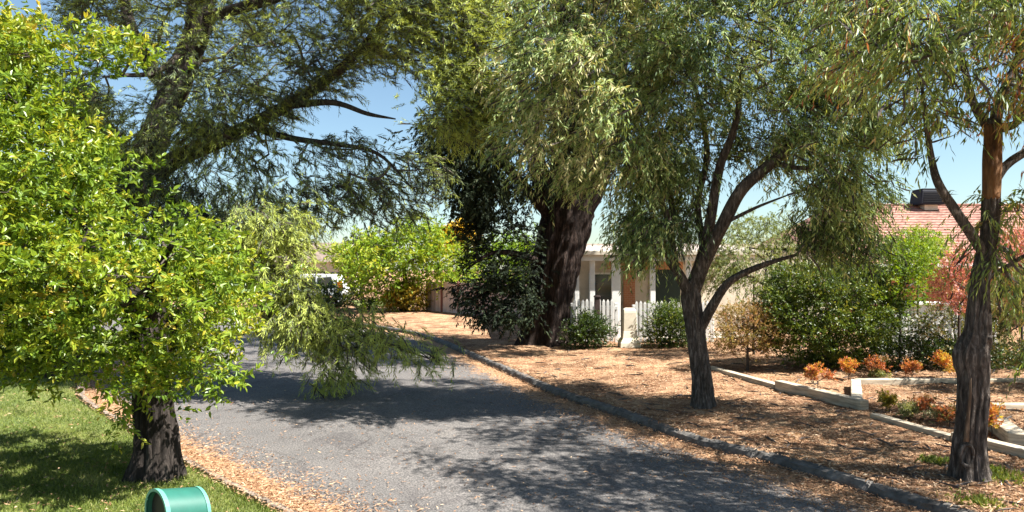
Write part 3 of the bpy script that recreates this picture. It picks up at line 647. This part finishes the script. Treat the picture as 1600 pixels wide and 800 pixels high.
bush('blossom_tree', 'small tree of pale pink blossom behind the kinked trunk', 'tree', [(1545, 385), (1580, 362), (1640, 365), (1660, 400), (1600, 420), (1555, 412)], 14.5, .5, 55, 'lf_pink', 10, dict(BUSH, ll=.045, lw=.025), 40, .18, t0=.8)
bush('mixed_shrub', 'loose olive and russet shrub at the right edge of the photo', 'shrub', [(1545, 450), (1600, 425), (1700, 430), (1720, 560), (1640, 575), (1555, 560)], 11.8, .6, 110, 'lf_mixed', 10, edge=60, t0=.5)
bush('low_dark_shrub', 'low dark shrub along the back timber edge behind the red plants', 'shrub', [(1385, 555), (1420, 528), (1480, 530), (1545, 540), (1600, 550), (1660, 555), (1660, 580), (1500, 580), (1390, 575)], 14.0, .45, 110, 'lf_hedge', 9, edge=40, clr=.18, t0=.15)
bush('fence_shrub', 'leafy dark green shrub against the picket fence right of the white pillar', 'shrub', [(1018, 500), (1028, 484), (1064, 478), (1080, 510), (1074, 540), (1020, 538)], 18.5, .45, 120, 'lf_hedge', 9, edge=30, t0=.42)
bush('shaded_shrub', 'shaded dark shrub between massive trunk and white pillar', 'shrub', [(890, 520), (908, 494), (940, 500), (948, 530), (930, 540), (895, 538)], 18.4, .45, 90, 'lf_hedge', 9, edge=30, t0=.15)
bush('golden_bush', 'golden orange-green bush left of the pink steel fence', 'shrub', [(608, 465), (632, 450), (655, 454), (660, 478), (640, 482), (612, 480)], 34, .8, 70, 'lf_gold', 10, dict(BUSH, ll=.12, lw=.06, L=.4), 30, .4)

def far_tree(label, poly, d, rad, n, mat, name='bushy_tree', t0=.5, style=FAR, per=10, clr=.8, edge=60, tr=.16, group=None, tv=.3):
    q = np.array(poly, float); X = (q[:, 0].mean() - 800) / F * d; base = np.array([X, d, -.1 if d > 55 else gz([(X, d)])[0]])
    t = tag(empty(name, base), label, 'tree', group); cl = clumps(poly, n, d, rad, edge); cl[:, 2] = np.maximum(cl[:, 2], base[2] + .5)
    zt = cl[:, 2].mean(); sk = np.array([base + [.15 * math.sin(3 * u), 0, (zt - base[2]) * u] for u in np.linspace(0, 1, 8)])
    MB().tube(sk, np.linspace(tr, tr * .5, 8), 10, bump=fissured(5, .15)).build('trunk', M['bark_dark'], t, smooth=True)
    twigs('branch', grow(sk[3:], cl, 9, .012, tr * .5, .1), M['twig'], t)
    crown(t, cl, per, clr, style, mat, t0, tv, centre=sk[5])
    return t
far_tree('bright lime green tree far along the road, left of the pink fence', [(520, 400), (550, 385), (590, 368), (645, 348), (695, 362), (725, 395), (722, 440), (690, 440), (650, 435), (615, 455), (580, 462), (555, 440)], 34, 2.0, 130, 'lf_bright', t0=.6, style=dict(FAR, ll=.2, lw=.085), clr=.6)
far_tree('small golden yellow tree peeking over the far lime tree', [(692, 372), (708, 352), (728, 356), (732, 385), (700, 388)], 46, .8, 45, 'lf_yellow', name='yellow_tree', clr=.5)
far_tree('dark rounded tree against the low sky beyond the road', [(535, 400), (560, 372), (590, 380), (600, 420), (560, 440), (530, 430)], 52, 1.5, 60, 'lf_mixed', name='dark_tree', t0=.2)
far_tree('grey-green spreading tree beyond the white wagon', [(330, 440), (360, 400), (420, 385), (455, 400), (455, 450), (400, 480), (340, 475)], 60, 2.2, 120, 'lf_pale', t0=.25)
far_tree('green tree far behind the left tree trunk', [(100, 470), (160, 400), (240, 380), (310, 400), (330, 460), (250, 500), (140, 500)], 46, 2.4, 150, 'lf_hedge', t0=.5, style=dict(FAR, ll=.28, lw=.13))
far_tree('dark tree far off at the left edge of the photo', [(-140, 440), (-60, 370), (30, 360), (100, 400), (110, 500), (0, 540), (-140, 520)], 40, 2.2, 150, 'lf_hedge', t0=.3, style=dict(FAR, ll=.28, lw=.13))
far_tree('mid green tree filling the gap above the pink fence', [(725, 420), (760, 385), (820, 375), (850, 400), (850, 470), (790, 490), (730, 470)], 38, 1.8, 110, 'lf_bright', t0=.3)
bush('roadside_shrub', 'dark low shrub beside the far bend below the lime tree', 'shrub', [(430, 468), (470, 455), (510, 452), (545, 460), (575, 455), (590, 470), (580, 482), (440, 486)], 35.5, .8, 60, 'lf_hedge', 9, dict(BUSH, ll=.14, lw=.07, L=.4), 25, .4, t0=.3)

# ---------------------------------------------------------------- house behind the verge
hx0, hx1 = 6.2, 26.0; ridge_y, ridge_z = 28.5, P(0, 322, 28.5)[2]; eave_y, eave_z = 24.2, 2.45
hb = np.array([12., 26., gz([(12., 26.)])[0]])
house = tag(empty('brick_house', hb), 'low brick house with pinkish terracotta tiled roof and a white-posted verandah', 'house')
MB().box((17.4, 27.8, 1.3), (14.4, 6.6, 2.6)).build('wall', M['brick'], house)
def roof_plane():                       # stepped tile courses, real ridges
    b = MB(); n = 22; xl0, xl1 = 9.2, 12.3
    V = []; Fs = []
    xs = np.arange(0, 1.0001, 1 / 150)
    for k in range(n):
        for (f, lift) in ((k / n, .035), ((k + 1) / n, 0.0)):
            y = eave_y - .5 + (ridge_y - eave_y + .5) * f; z = eave_z - .25 + (ridge_z - eave_z + .25) * f + lift
            xa = xl0 + (xl1 - xl0) * f; X = xa + (27.0 - xa) * xs
            V.append(np.c_[X, np.full(len(X), y), z + .018 * np.abs(np.sin(X * math.pi / .32))])
    V = np.array(V); m = len(xs); rows = len(V); Vf = V.reshape(-1, 3); Q = []
    i = np.arange(rows - 1)[:, None] * m + np.arange(m - 1)[None]; Q = np.stack([i, i + 1, i + 1 + m, i + m], -1).reshape(-1, 4)
    return Vf, Q
Vf, Q = roof_plane(); rf = quads('roof', Vf, Q, M['tile'], house)
MB().prism([(xx, zz) for xx, zz in ((12.2, ridge_z - .02), (27.1, ridge_z - .02), (27.1, ridge_z + .09), (12.2, ridge_z + .09))], ridge_y - .1, ridge_y + .1).build('ridge_cap', M['tile'], rf, bevel=.03)
MB().add([(12.3, ridge_y + .1, ridge_z), (27, ridge_y + .1, ridge_z), (27, 33, eave_z - .2), (9.2, 33, eave_z - .2)], [[0, 3, 2, 1]]).add([(9.18, eave_y - .5, eave_z - .26), (12.28, ridge_y, ridge_z - .01), (9.18, 33, eave_z - .26)], [[0, 1, 2]]).build('rear_roof', M['tile'], rf)
MB().box((18.1, eave_y - .54, eave_z - .24), (17.8, .09, .14)).build('gutter', M['white'], house, bevel=.02)
cp = P(1447, 322, ridge_y - .15)
ck = tag(empty('evaporative_cooler', cp), 'dark grey box cooler sitting on the tiled roof ridge', 'cooler')
MB().box(cp + [0, -.1, .30], (.98, .9, .56), taper=.86).build('housing', M['cooler'], ck, bevel=.04)
MB().box(cp + [0, -.1, .605], (.80, .74, .05)).build('lid', M['cooler'], ck, bevel=.015)
b = MB()
for k in range(6): b.box(cp + [0, -.555 + .01 * k, .12 + .07 * k], (.8 - .018 * k, .02, .02))
b.build('louvres', M['dark'], ck)
MB().box(cp + [0, -.1, -.06], (.5, .5, .24)).build('base_duct', M['cream'], ck)

vy = 20.6                               # verandah in front of the wall
def VX(px, y): return (px - 800) / F * y
xs = np.arange(1.2, 7.2, .05); zz = .018 * np.sin(xs * 2 * math.pi / .2); n = len(xs); b = MB()
b.add(np.vstack([np.c_[xs, np.full(n, y), z + zz] for y, z in ((vy - .3, 2.55), (24.3, 2.93), (24.3, 2.90), (vy - .3, 2.52))]), [[k * n + i, k * n + i + 1, (k + 1) * n + i + 1, (k + 1) * n + i] for k in range(3) for i in range(n - 1)])
b.build('verandah_roof', M['polycarb'], house)
MB().box((4.2, vy - .2, 2.45), (6.1, .08, .22)).build('verandah_beam', M['white'], house, bevel=.008)
MB().box((4.2, vy - .33, 2.55), (6.14, .07, .13)).build('verandah_gutter', M['cream'], house, bevel=.02)
for px, wdt in ((901, .12), (925, .14), (962, .24), (1019, .14), (1075, .14)):
    MB().box((VX(px, vy), vy - .05, 1.3), (wdt, .12, 2.4)).build('verandah_post', M['white'], house, bevel=.008)
MB().box((VX(1012, 22.9), 23.4, 2.22), (2.4, .1, .24)).build('timber_lintel', plain('orange_timber', (.42, .20, .09), .7, .15, 4), house)
MB().box((4.2, 23.56, 1.3), (6.1, .08, 2.5)).build('rendered_wall', M['cream'], house)
MB().box((VX(985, 23.2), 23.5, 1.3), (.36, .16, 2.5)).build('brick_pier_wall', M['brick'], house)
dr_ = MB().box((VX(1042, 23.2), 23.46, 1.25), (.95, .08, 2.1)).build('door', plain('dark_green_door', (.008, .022, .018), .4, .1, 4), house, bevel=.01)
wn = MB().box((VX(942, 23.2), 23.47, 1.45), (.8, .08, 1.1)).build('window', M['white'], house, bevel=.01)
MB().box((VX(942, 23.2), 23.415, 1.45), (.68, .04, .98)).build('pane', M['glass'], wn)
wn = MB().box((VX(1330, 24.5), 24.4, 1.55), (1.8, .08, 1.2)).build('window', M['white'], house, bevel=.01)
MB().box((VX(1330, 24.5), 24.345, 1.55), (1.66, .04, 1.06)).build('pane', M['glass'], wn)
MB().box((5.6, 26.0, 1.35), (9.0, 4.6, 2.7)).build('wing_wall', M['cream'], house)
MB().box((5.6, 26.1, 2.86), (9.2, 5.0, .12)).build('wing_roof', M['polycarb'], house)
MB().box((4.2, 21.9, .16), (6.0, 2.9, .12)).build('verandah_floor', M['cream'], house)

# picket fences, pillar
def picket_fence(label, x0, y0, x1, y1, h, base_z, group=None, pitch=.11, wd=.075):
    L = math.hypot(x1 - x0, y1 - y0); rz = math.atan2(y1 - y0, x1 - x0); t = tag(empty('picket_fence', ((x0 + x1) / 2, (y0 + y1) / 2, base_z)), label, 'fence', group)
    ux, uy = math.cos(rz), math.sin(rz); b = MB(); s = .08; k = 0
    while s < L - .05:
        hh = h + .012 * math.sin(k * 2.3); c = np.array([x0 + ux * s, y0 + uy * s, base_z])
        b.box(c + [0, 0, .05 + hh / 2], (wd, .02, hh), rz); b.box(c + [0, 0, .05 + hh + .03], (wd, .02, .06), rz, taper=.25); s += pitch; k += 1
    b.build('pickets', M['fence_shaded_white'], t)
    for z in (.3, h - .12):
        MB().box(((x0 + x1) / 2 - uy * -.03, (y0 + y1) / 2 + .035, base_z + z), (L, .035, .08), rz).build('rail', M['fence_shaded_white'], t)
    for s in np.linspace(.02, L - .02, max(2, int(L / 2.2) + 1)):
        MB().box((x0 + ux * s, y0 + uy * s + .09, base_z + h / 2), (.09, .09, h + .02), rz).build('fence_post', M['fence_shaded_white'], t, bevel=.01)
    return t
fy = 19.5; fz = gz([(3, fy)])[0]
picket_fence('white picket fence between the massive trunk and the pale pillar', VX(893, fy), fy, VX(965, fy), fy, 1.05, fz, 'white picket fences')
picket_fence('white picket fence behind the leafy shrub right of the pale pillar', VX(990, fy), fy, VX(1115, fy), fy, 1.0, fz, 'white picket fences')
f2 = 15.2; fz2 = gz([(10, f2)])[0]
picket_fence('white picket fence seen between dark shrub and kinked trunk', VX(1375, f2), f2 + .3, VX(1560, f2), f2, .82, fz2, 'white picket fences', .13, .08)
pp = G(983, 541); pl = tag(empty('pillar', pp), 'pale cream pillar with flared base ending the picket fence', 'pillar')
pb_ = [(.26, -.05), (.25, .10), (.19, .22), (.165, .4), (.16, .85), (.15, .92), (.10, .96)]
def square_lathe(b, c, prof):
    V = np.vstack([[(c[0] + sx * r, c[1] + sy * r, c[2] + z) for sx, sy in ((-1, -1), (1, -1), (1, 1), (-1, 1))] for r, z in prof]); n = len(prof)
    return b.add(V, [[i * 4 + j, i * 4 + (j + 1) % 4, i * 4 + 4 + (j + 1) % 4, i * 4 + 4 + j] for i in range(n - 1) for j in range(4)] + [[n * 4 - 4, n * 4 - 3, n * 4 - 2, n * 4 - 1]])
square_lathe(MB(), pp, pb_[:4]).build('plinth', M['pillar'], pl, bevel=.012)
square_lathe(MB(), pp, pb_[3:]).build('shaft', M['pillar'], pl, bevel=.012)
bush('twiggy_shrub', 'thin olive shrub partly screening the right picket fence', 'shrub', [(1440, 500), (1490, 465), (1550, 460), (1560, 555), (1480, 560), (1435, 545)], 14.2, .4, 62, 'lf_mixed', 8, t0=.5, edge=40)
ps = tag(empty('garden_post', (VX(933, 19.2), 19.2, fz)), 'dark brown timber post with cap in front of the picket fence', 'post')
MB().box((VX(933, 19.2), 19.2, fz + .6), (.14, .14, 1.25)).build('post_shaft', M['greywood'], ps, bevel=.012)
MB().box((VX(933, 19.2), 19.2, fz + 1.25), (.18, .18, .05), taper=.8).build('post_cap', M['greywood'], ps, bevel=.01)
wl = P(1435, 495, 16.2); gw = tag(empty('garden_wall', (wl[0], 16.2, fz2)), 'low white rendered wall with flat cap behind the picket fence', 'wall')
MB().box((wl[0], 16.2, fz2 + .55), (1.6, .2, 1.1)).build('wall_body', M['white'], gw, bevel=.01)
MB().box((wl[0], 16.2, fz2 + 1.13), (1.75, .34, .07)).build('capping', M['white'], gw, bevel=.012)

# pink steel fence
A, B = P(667, 490, 34.5), P(742, 497, 31.0)
def steel_fence():
    t = tag(empty('steel_fence', ((A[0] + B[0]) / 2, (A[1] + B[1]) / 2, 0)), 'pinkish corrugated steel fence with red-brown post by the far verge', 'fence')
    u = (B - A)[:2]; L = np.linalg.norm(u); u /= L; nv = np.array([u[1], -u[0]]); s = np.arange(0, L + 4, .04); off = .03 * np.sign(np.sin(s * 2 * math.pi / .38)) * np.minimum(1, np.abs(np.sin(s * 2 * math.pi / .38)) * 2)
    base = A[:2] + np.outer(s, u) + np.outer(off, nv); zb = .02; h = 1.46
    V = np.vstack([np.c_[base, np.full(len(s), zb)], np.c_[base, np.full(len(s), zb + h)], np.c_[base - nv * .02, np.full(len(s), zb)], np.c_[base - nv * .02, np.full(len(s), zb + h)]]); n = len(s); i = np.arange(n - 1)
    quads('sheet_panel', V, np.vstack([np.c_[i, i + 1, i + 1 + n, i + n], np.c_[i + 2 * n, i + 3 * n, i + 1 + 3 * n, i + 1 + 2 * n], np.c_[i + n, i + n + 1, i + 3 * n + 1, i + 3 * n]]), M['pink'], t)
    rz = math.atan2(u[1], u[0])
    for z in (.05, 1.5): MB().box((*(A[:2] + u * (L + 4) / 2), z), (L + 4, .07, .06), rz).build('fence_rail', M['pink'], t)
    for k in (0.02, 1.42, 2.9, 4.4): MB().box((*(A[:2] + u * k), .78), (.08, .10, 1.6), rz).build('fence_post', M['post_red'], t, bevel=.01)
steel_fence()

# white four-wheel drive, side on with its tail to the right
def wagon():
    d = 36.5; tail = P(536, 470, d); x1 = tail[0]; L = 4.7; x0 = x1 - L; z0 = .02; y0, y1 = d, d + 1.85
    t = tag(empty('parked_wagon', ((x0 + x1) / 2, d + .9, z0)), 'white wagon with orange tail lamp parked behind the drooping bough', 'car')
    prof = [(0.0, .55), (.02, .95), (.9, 1.08), (1.55, 1.72), (2.2, 1.86), (4.2, 1.84), (4.52, 1.25), (4.68, 1.1), (4.7, .5), (4.45, .42), (4.35, .62), (4.1, .8), (3.75, .8), (3.5, .62), (3.4, .42), (1.35, .42), (1.25, .62), (1.0, .8), (.65, .8), (.4, .62), (.3, .42)]
    MB().prism([(x0 + a, z0 + b_) for a, b_ in prof], y0, y1).build('body', M['carpaint'], t, bevel=.05)
    for xa, xb, xc, xd in ((1.2, 1.62, 2.45, 2.45), (2.53, 2.53, 3.35, 3.35), (3.43, 3.43, 4.1, 4.34)):
        MB().prism([(x0 + xa, z0 + 1.16), (x0 + xb, z0 + 1.66), (x0 + xc, z0 + 1.72), (x0 + xd, z0 + 1.18)], y0 - .012, y0 + .02).build('window', M['glass'], t)
    for cx in (.83, 3.92):
        wh = MB()
        for yy in (y0 - .01, y1 - .21):
            a = np.arange(24) / 24 * 2 * math.pi; wh = MB(); wh.prism([(x0 + cx + .36 * math.cos(k), z0 + .36 + .36 * math.sin(k)) for k in a], yy, yy + .22)
            o = wh.build('wheel', M['tyre'], t, bevel=.03)
            MB().prism([(x0 + cx + .21 * math.cos(k), z0 + .36 + .21 * math.sin(k)) for k in a], yy - .012, yy + .03).build('rim', M['cooler'], o)
    MB().box((x1 - .13, y0 - .004, z0 + 1.28), (.26, .05, .42), ry=R(-14)).build('tail_lamp', M['orange_lens'], t, bevel=.02)
    for yy in (y0 + .2, y1 - .2): MB().box((x0 + 3.2, yy, z0 + 1.93), (1.9, .04, .05)).build('roof_rail', M['cooler'], t)
wagon()
# distant cottage with a white gable, beyond the wagon
hc = P(478, 421, 50); hz_ = 0
h2 = tag(empty('cottage', (hc[0], 52, -.1)), 'distant pale cottage with white gable roof glimpsed through conifer branches', 'house')
MB().box((hc[0], 54, 1.25), (5.0, 5, 2.7)).build('wall', M['cream'], h2)
MB().prism([(hc[0] - 3.0, 2.6), (hc[0] + 3.0, 2.6), (hc[0] + 2.2, 3.95), (hc[0] - 2.2, 3.95)], 51.2, 56.8).build('roof', M['polycarb'], h2)
wn = MB().box((hc[0] - .8, 51.49, 1.5), (1.2, .06, 1.0)).build('window', M['white'], h2); MB().box((hc[0] - .8, 51.45, 1.5), (1.06, .04, .86)).build('pane', M['glass'], wn)

# ---------------------------------------------------------------- timber sleepers of the terraced bed
def sleeper(label, a, b_, h=.17, w_=.15, sink=.12):
    h *= .72
    a, b_ = np.array(a), np.array(b_); L = np.linalg.norm((b_ - a)[:2]); rz = math.atan2(b_[1] - a[1], b_[0] - a[0]); c = (a + b_) / 2
    ry = -math.atan2(b_[2] - a[2], L)
    o = MB().box((0, 0, h / 2 - sink / 2), (L, w_, h + sink)).build('timber_sleeper', M['timber'], None, bevel=.014)
    o.location = c; o.rotation_euler = (0, ry, rz)
    return tag(o, label, 'sleeper', 'timber sleepers edging the terraced garden bed')
def GS(px, py, up=.0):
    g = G(px, py); return g
s1 = [G(1108, 577), G(1200, 603), G(1345, 640)]
sleeper('long pale sleeper starting behind the forked trunk', s1[0], s1[1] + (s1[2] - s1[1]) * .12, .10)
sleeper('pale sleeper whose thick end faces the corner of the bed', s1[1] + (s1[2] - s1[1]) * .13, s1[2] + [.04, -.03, 0], .19)
kb = np.array([VX(1337, 12.2), 12.2, s1[2][2]])
sleeper('short cross sleeper running back from the bed corner', s1[2] + [.02, .16, .012], kb + [0, 0, .012], .19)
bz = s1[2][2]
sleeper('level back sleeper left of the kinked trunk', (VX(1342, 12.3), 12.42, bz), (VX(1500, 12.3), 12.42, bz + .01), .17)
sleeper('level back sleeper right of the kinked trunk', (VX(1501, 12.3), 12.42, bz + .01), (VX(1720, 12.3), 12.36, bz + .01), .17)
s2 = [G(1365, 652), G(1490, 688), G(1548, 706), G(1650, 726)]
sleeper('thin low sleeper left of the gum base, before the lower red plants', s2[0], s2[1], .08, .12)
sleeper('low grey sleeper passing right behind the gum trunk', s2[1] + [.01, 0, .01], s2[3], .13, .14)
e0, e1 = G(1536, 648), G(1592, 698)
sleeper('broad pale cross sleeper right of the gum trunk', e0 + [0, .1, 0], e1 + [0, 0, .01], .19, .2)
sleeper('small level sleeper at the right edge above the cross sleeper', e0 + [.25, .25, 0], e0 + [2.2, .25, 0], .15)

# ---------------------------------------------------------------- low red and gold plants
NAND = dict(BUSH, L=.17, n=10, ll=.05, lw=.02, up=.55, droop=.1)
def small_plant(px, py, hpx, wpx, label, mat='lf_nandina', t0=.55, n=16, up=0.):
    g = G(px, py + (14 if py < 620 else 0)); d = g[1]; g[2] += .13 if py < 620 else .03;
    if 1300 < px < 1500 and py < 620: g = P(px, py, 13.0); d = 13.0
    t = tag(empty('nandina_plant' if mat == 'lf_nandina' else 'low_plant', g), label, 'plant', 'low coloured plants in the terraced bed')
    h, wd = hpx / F * d, wpx / F * d
    c = np.c_[g[0] + rng.uniform(-.33, .33, n) * wd, g[1] + rng.uniform(-.33, .33, n) * wd, g[2] + h * (.3 + .55 * rng.random(n))]
    sk = np.array([g + [0, 0, z] for z in (-.03, h * .2)])
    twigs('stem', [(sk, np.array([.008, .007]))] + grow(sk, c, 3, .003, .007, .1), M['twig'], t, 4)
    crown(t, c, 8, .06, dict(NAND, L=.05 + .09 * h, ll=.042, lw=.017), mat, t0, .3, name='foliage', centre=g)
for a in ((1278, 606, 36, 44, 'red plant beside the front sleeper, leftmost of the upper row', 'lf_nandina', .55), (1326, 592, 30, 34, 'orange-gold plant second from the left in the upper row', 'lf_nandina', .8),
          (1370, 590, 34, 36, 'brightest red plant with pale green base in the upper row', 'lf_nandina', .5), (1425, 594, 32, 32, 'dull russet plant fourth in the upper row', 'lf_nandina', .45),
          (1472, 592, 44, 36, 'tall golden plant beside the gum trunk in the upper row', 'lf_nandina', .9), (1390, 645, 24, 26, 'small yellow-green plant at the corner of the lower bed', 'lf_gold', .35),
          (1443, 655, 30, 38, 'russet plant with silver base mid lower bed', 'lf_nandina', .35), (1484, 668, 26, 30, 'dark red plant against the gum trunk in lower bed', 'lf_nandina', .25),
          (1550, 682, 44, 40, 'red and gold plant right of the gum trunk beside the cross sleeper', 'lf_nandina', .7), (1420, 655, 16, 26, 'pale silver-green tuft between the lower bed plants', 'lf_pale', .8),
          (1372, 596, 16, 28, 'pale green tuft under the brightest red plant', 'lf_pale', .7), (1465, 660, 14, 30, 'silver tuft at the foot of the russet plant', 'lf_pale', .95)):
    small_plant(*a[:5], mat=a[5], t0=a[6])

def blades(name, pts, h, tint, parent=None, kind=None, w_=.006, lean=.5):
    n = len(pts); D = unit(rng.normal(size=(n, 3)) * np.array([lean, lean, .1]) + [0, 0, 1]); nr = rng.normal(size=(n, 3)) * [1, 1, .1]
    return leaves(name, pts, D, nr, h * rng.uniform(.6, 1.3, n), w_, tint, M['lf_grass'], parent, False, kind)
for px, py, wd, label in ((1525, 788, .22, 'lime green weed tuft in the front right litter'), (1572, 748, .2, 'green weed tuft right of the gum base at the frame edge'), (1550, 737, .12, 'small weed tuft touching the gum base'), (1460, 722, .14, 'sparse weed tuft left of the gum base')):
    g = G(px, py); t = tag(empty('weed_tuft', g), label, 'weed', 'green weed tufts by the gum'); n = 260
    p = np.c_[g[0] + rng.normal(size=n) * wd * .5, g[1] + rng.normal(size=n) * wd * .5, np.full(n, g[2])]; p[:, 2] = gz(p)
    blades('weed_leaves', p, .07, rng.normal(.55, .2, n), t, w_=.016, lean=.8)

# ---------------------------------------------------------------- letterbox
lc = P(279, 800, 4.1); la = R(50); ax_ = np.array([math.cos(la), math.sin(la), -.17]); Lh = .115; rr = .128
lbz = gz([(lc[0], lc[1])])[0]; lt = tag(empty('letterbox', (lc[0], lc[1], lbz)), 'rounded green metal letterbox with open dark end on the lawn', 'letterbox')
c0 = np.array([lc[0], lc[1], P(0, 763, 4.1)[2] - rr])
side = np.array([-ax_[1], ax_[0], 0]); a = np.linspace(0, math.pi, 21)
def arch(r, s, zb=-.16):
    return [c0 + ax_ * s + side * r * math.cos(k) + np.array([0, 0, r * math.sin(k)]) for k in a] + [c0 + ax_ * s + side * -r + [0, 0, zb], c0 + ax_ * s + side * r + [0, 0, zb]]
def loft(rows, close=True):
    n = len(rows[0]); V = np.vstack(rows); return V, [[i * n + j, i * n + (j + 1) % n, (i + 1) * n + (j + 1) % n, (i + 1) * n + j] for i in range(len(rows) - 1) for j in range(n)]
V, Fs = loft([arch(rr - .012, -Lh + .06), arch(rr - .01, -Lh + .003), arch(rr, -Lh), arch(rr, Lh), arch(rr - .01, Lh + .002), arch(.01, Lh + .003, -.005)])
MB().add(V, Fs).build('shell', M['letter_green'], lt, smooth=True).modifiers.new('e', 'EDGE_SPLIT')
V, Fs = loft([arch(rr + .004, -Lh - .012), arch(rr + .004, -Lh + .012)]); V2, F2 = loft([arch(rr - .012, -Lh - .012), arch(rr + .004, -Lh - .012)])
MB().add(V, Fs).add(V2, F2).build('front_rim', M['letter_green_l'], lt)
V, Fs = loft([arch(rr + .004, Lh - .014), arch(rr + .004, Lh + .006)]); MB().add(V, Fs).build('rear_rim', M['letter_green_l'], lt)
MB().add(arch(rr - .014, -Lh + .02), [list(range(23))]).build('door', M['dark'], lt)  # dark sheet standing in for the shade inside the open end
MB().box((c0[0], c0[1], (lbz + c0[2] - .16) / 2), (.09, .09, c0[2] - .16 - lbz + .1), la).build('post', M['greywood'], lt, bevel=.008)

# ---------------------------------------------------------------- fallen leaves, grass
def scatter(n, dmin, dmax, keep, power=1.0):
    out = np.zeros((0, 2))
    while len(out) < n:
        d = dmin * (dmax / dmin) ** rng.random(n * 2); x = (rng.uniform(-80, 1680, n * 2) - 800) / F * d; p = np.c_[x, d]
        out = np.vstack([out, p[keep(p)]])
    return out[:n]
def litter(name, p, z, ln, tint_m):
    n = len(p); a = rng.random(n) * 6.28; ax = np.c_[np.cos(a), np.sin(a), rng.normal(size=n) * .25]; nr = rng.normal(size=(n, 3)) * .35 + [0, 0, 1]
    return leaves(name, np.c_[p, z], ax, nr, ln * rng.uniform(.5, 1.5, n), ln * .28, rng.normal(tint_m, .25, n), M['lf_litter'], None, False, 'stuff')
p = scatter(80000, 5.5, 24, lambda q: (sdist(q, right_edge) > .02) & (rng.random(len(q)) < .35 + .9 * np.clip(vnoise(q, 1.3, 31) + .3 * vnoise(q, .4, 32) + .25, 0, 1)))
litter('fallen_leaves', p, np.maximum(gz(p), .13 * (sdist(p, right_edge) < .19)) + .008, .05, .5)
def road_keep(q):
    r, l = -sdist(q, right_edge), sdist(q, left_edge); k = (r > .03) & (l > .03)
    pr = np.maximum(np.exp(-np.maximum(l - .2, 0) / .24), np.exp(-np.maximum(r - .2, 0) / .35)); pr = np.maximum(pr, .02)
    return k & (rng.random(len(q)) < pr)
p = scatter(28000, 5.5, 24, road_keep); litter('road_litter', p, np.full(len(p), .034), .042, .42)
p = scatter(90000, 4.0, 17, lambda q: (sdist(q, left_edge) < -.12) & (q[:, 0] < 0))
z = gz(p); tn = .5 + .22 * vnoise(p, .7, 8) + rng.normal(size=len(p)) * .2
tag(blades('grass', np.c_[p, z - .005], .05, tn, None, 'stuff', .007, .8), kind='stuff')
p = scatter(420, 5.5, 19, lambda q: sdist(q, right_edge) > .2); n = len(p); a = rng.random(n) * 6.28
leaves('fallen_sticks', np.c_[p, gz(p) + .02], np.c_[np.cos(a), np.sin(a), rng.normal(size=n) * .06], np.tile([0, 0, 1.], (n, 1)), rng.uniform(.12, .45, n), .016, np.zeros(n), M['twig_grey'], None, True, 'stuff')
p = scatter(2600, 5.5, 16, lambda q: (np.abs(sdist(q, left_edge) + .03) < .13)); litter('kerb_litter', p, np.full(len(p), .108), .045, .45)
p = scatter(900, 4.2, 14, lambda q: (sdist(q, left_edge) < -.15) & (q[:, 0] < 0)); litter('lawn_leaves', p, gz(p) + .035, .05, .5)
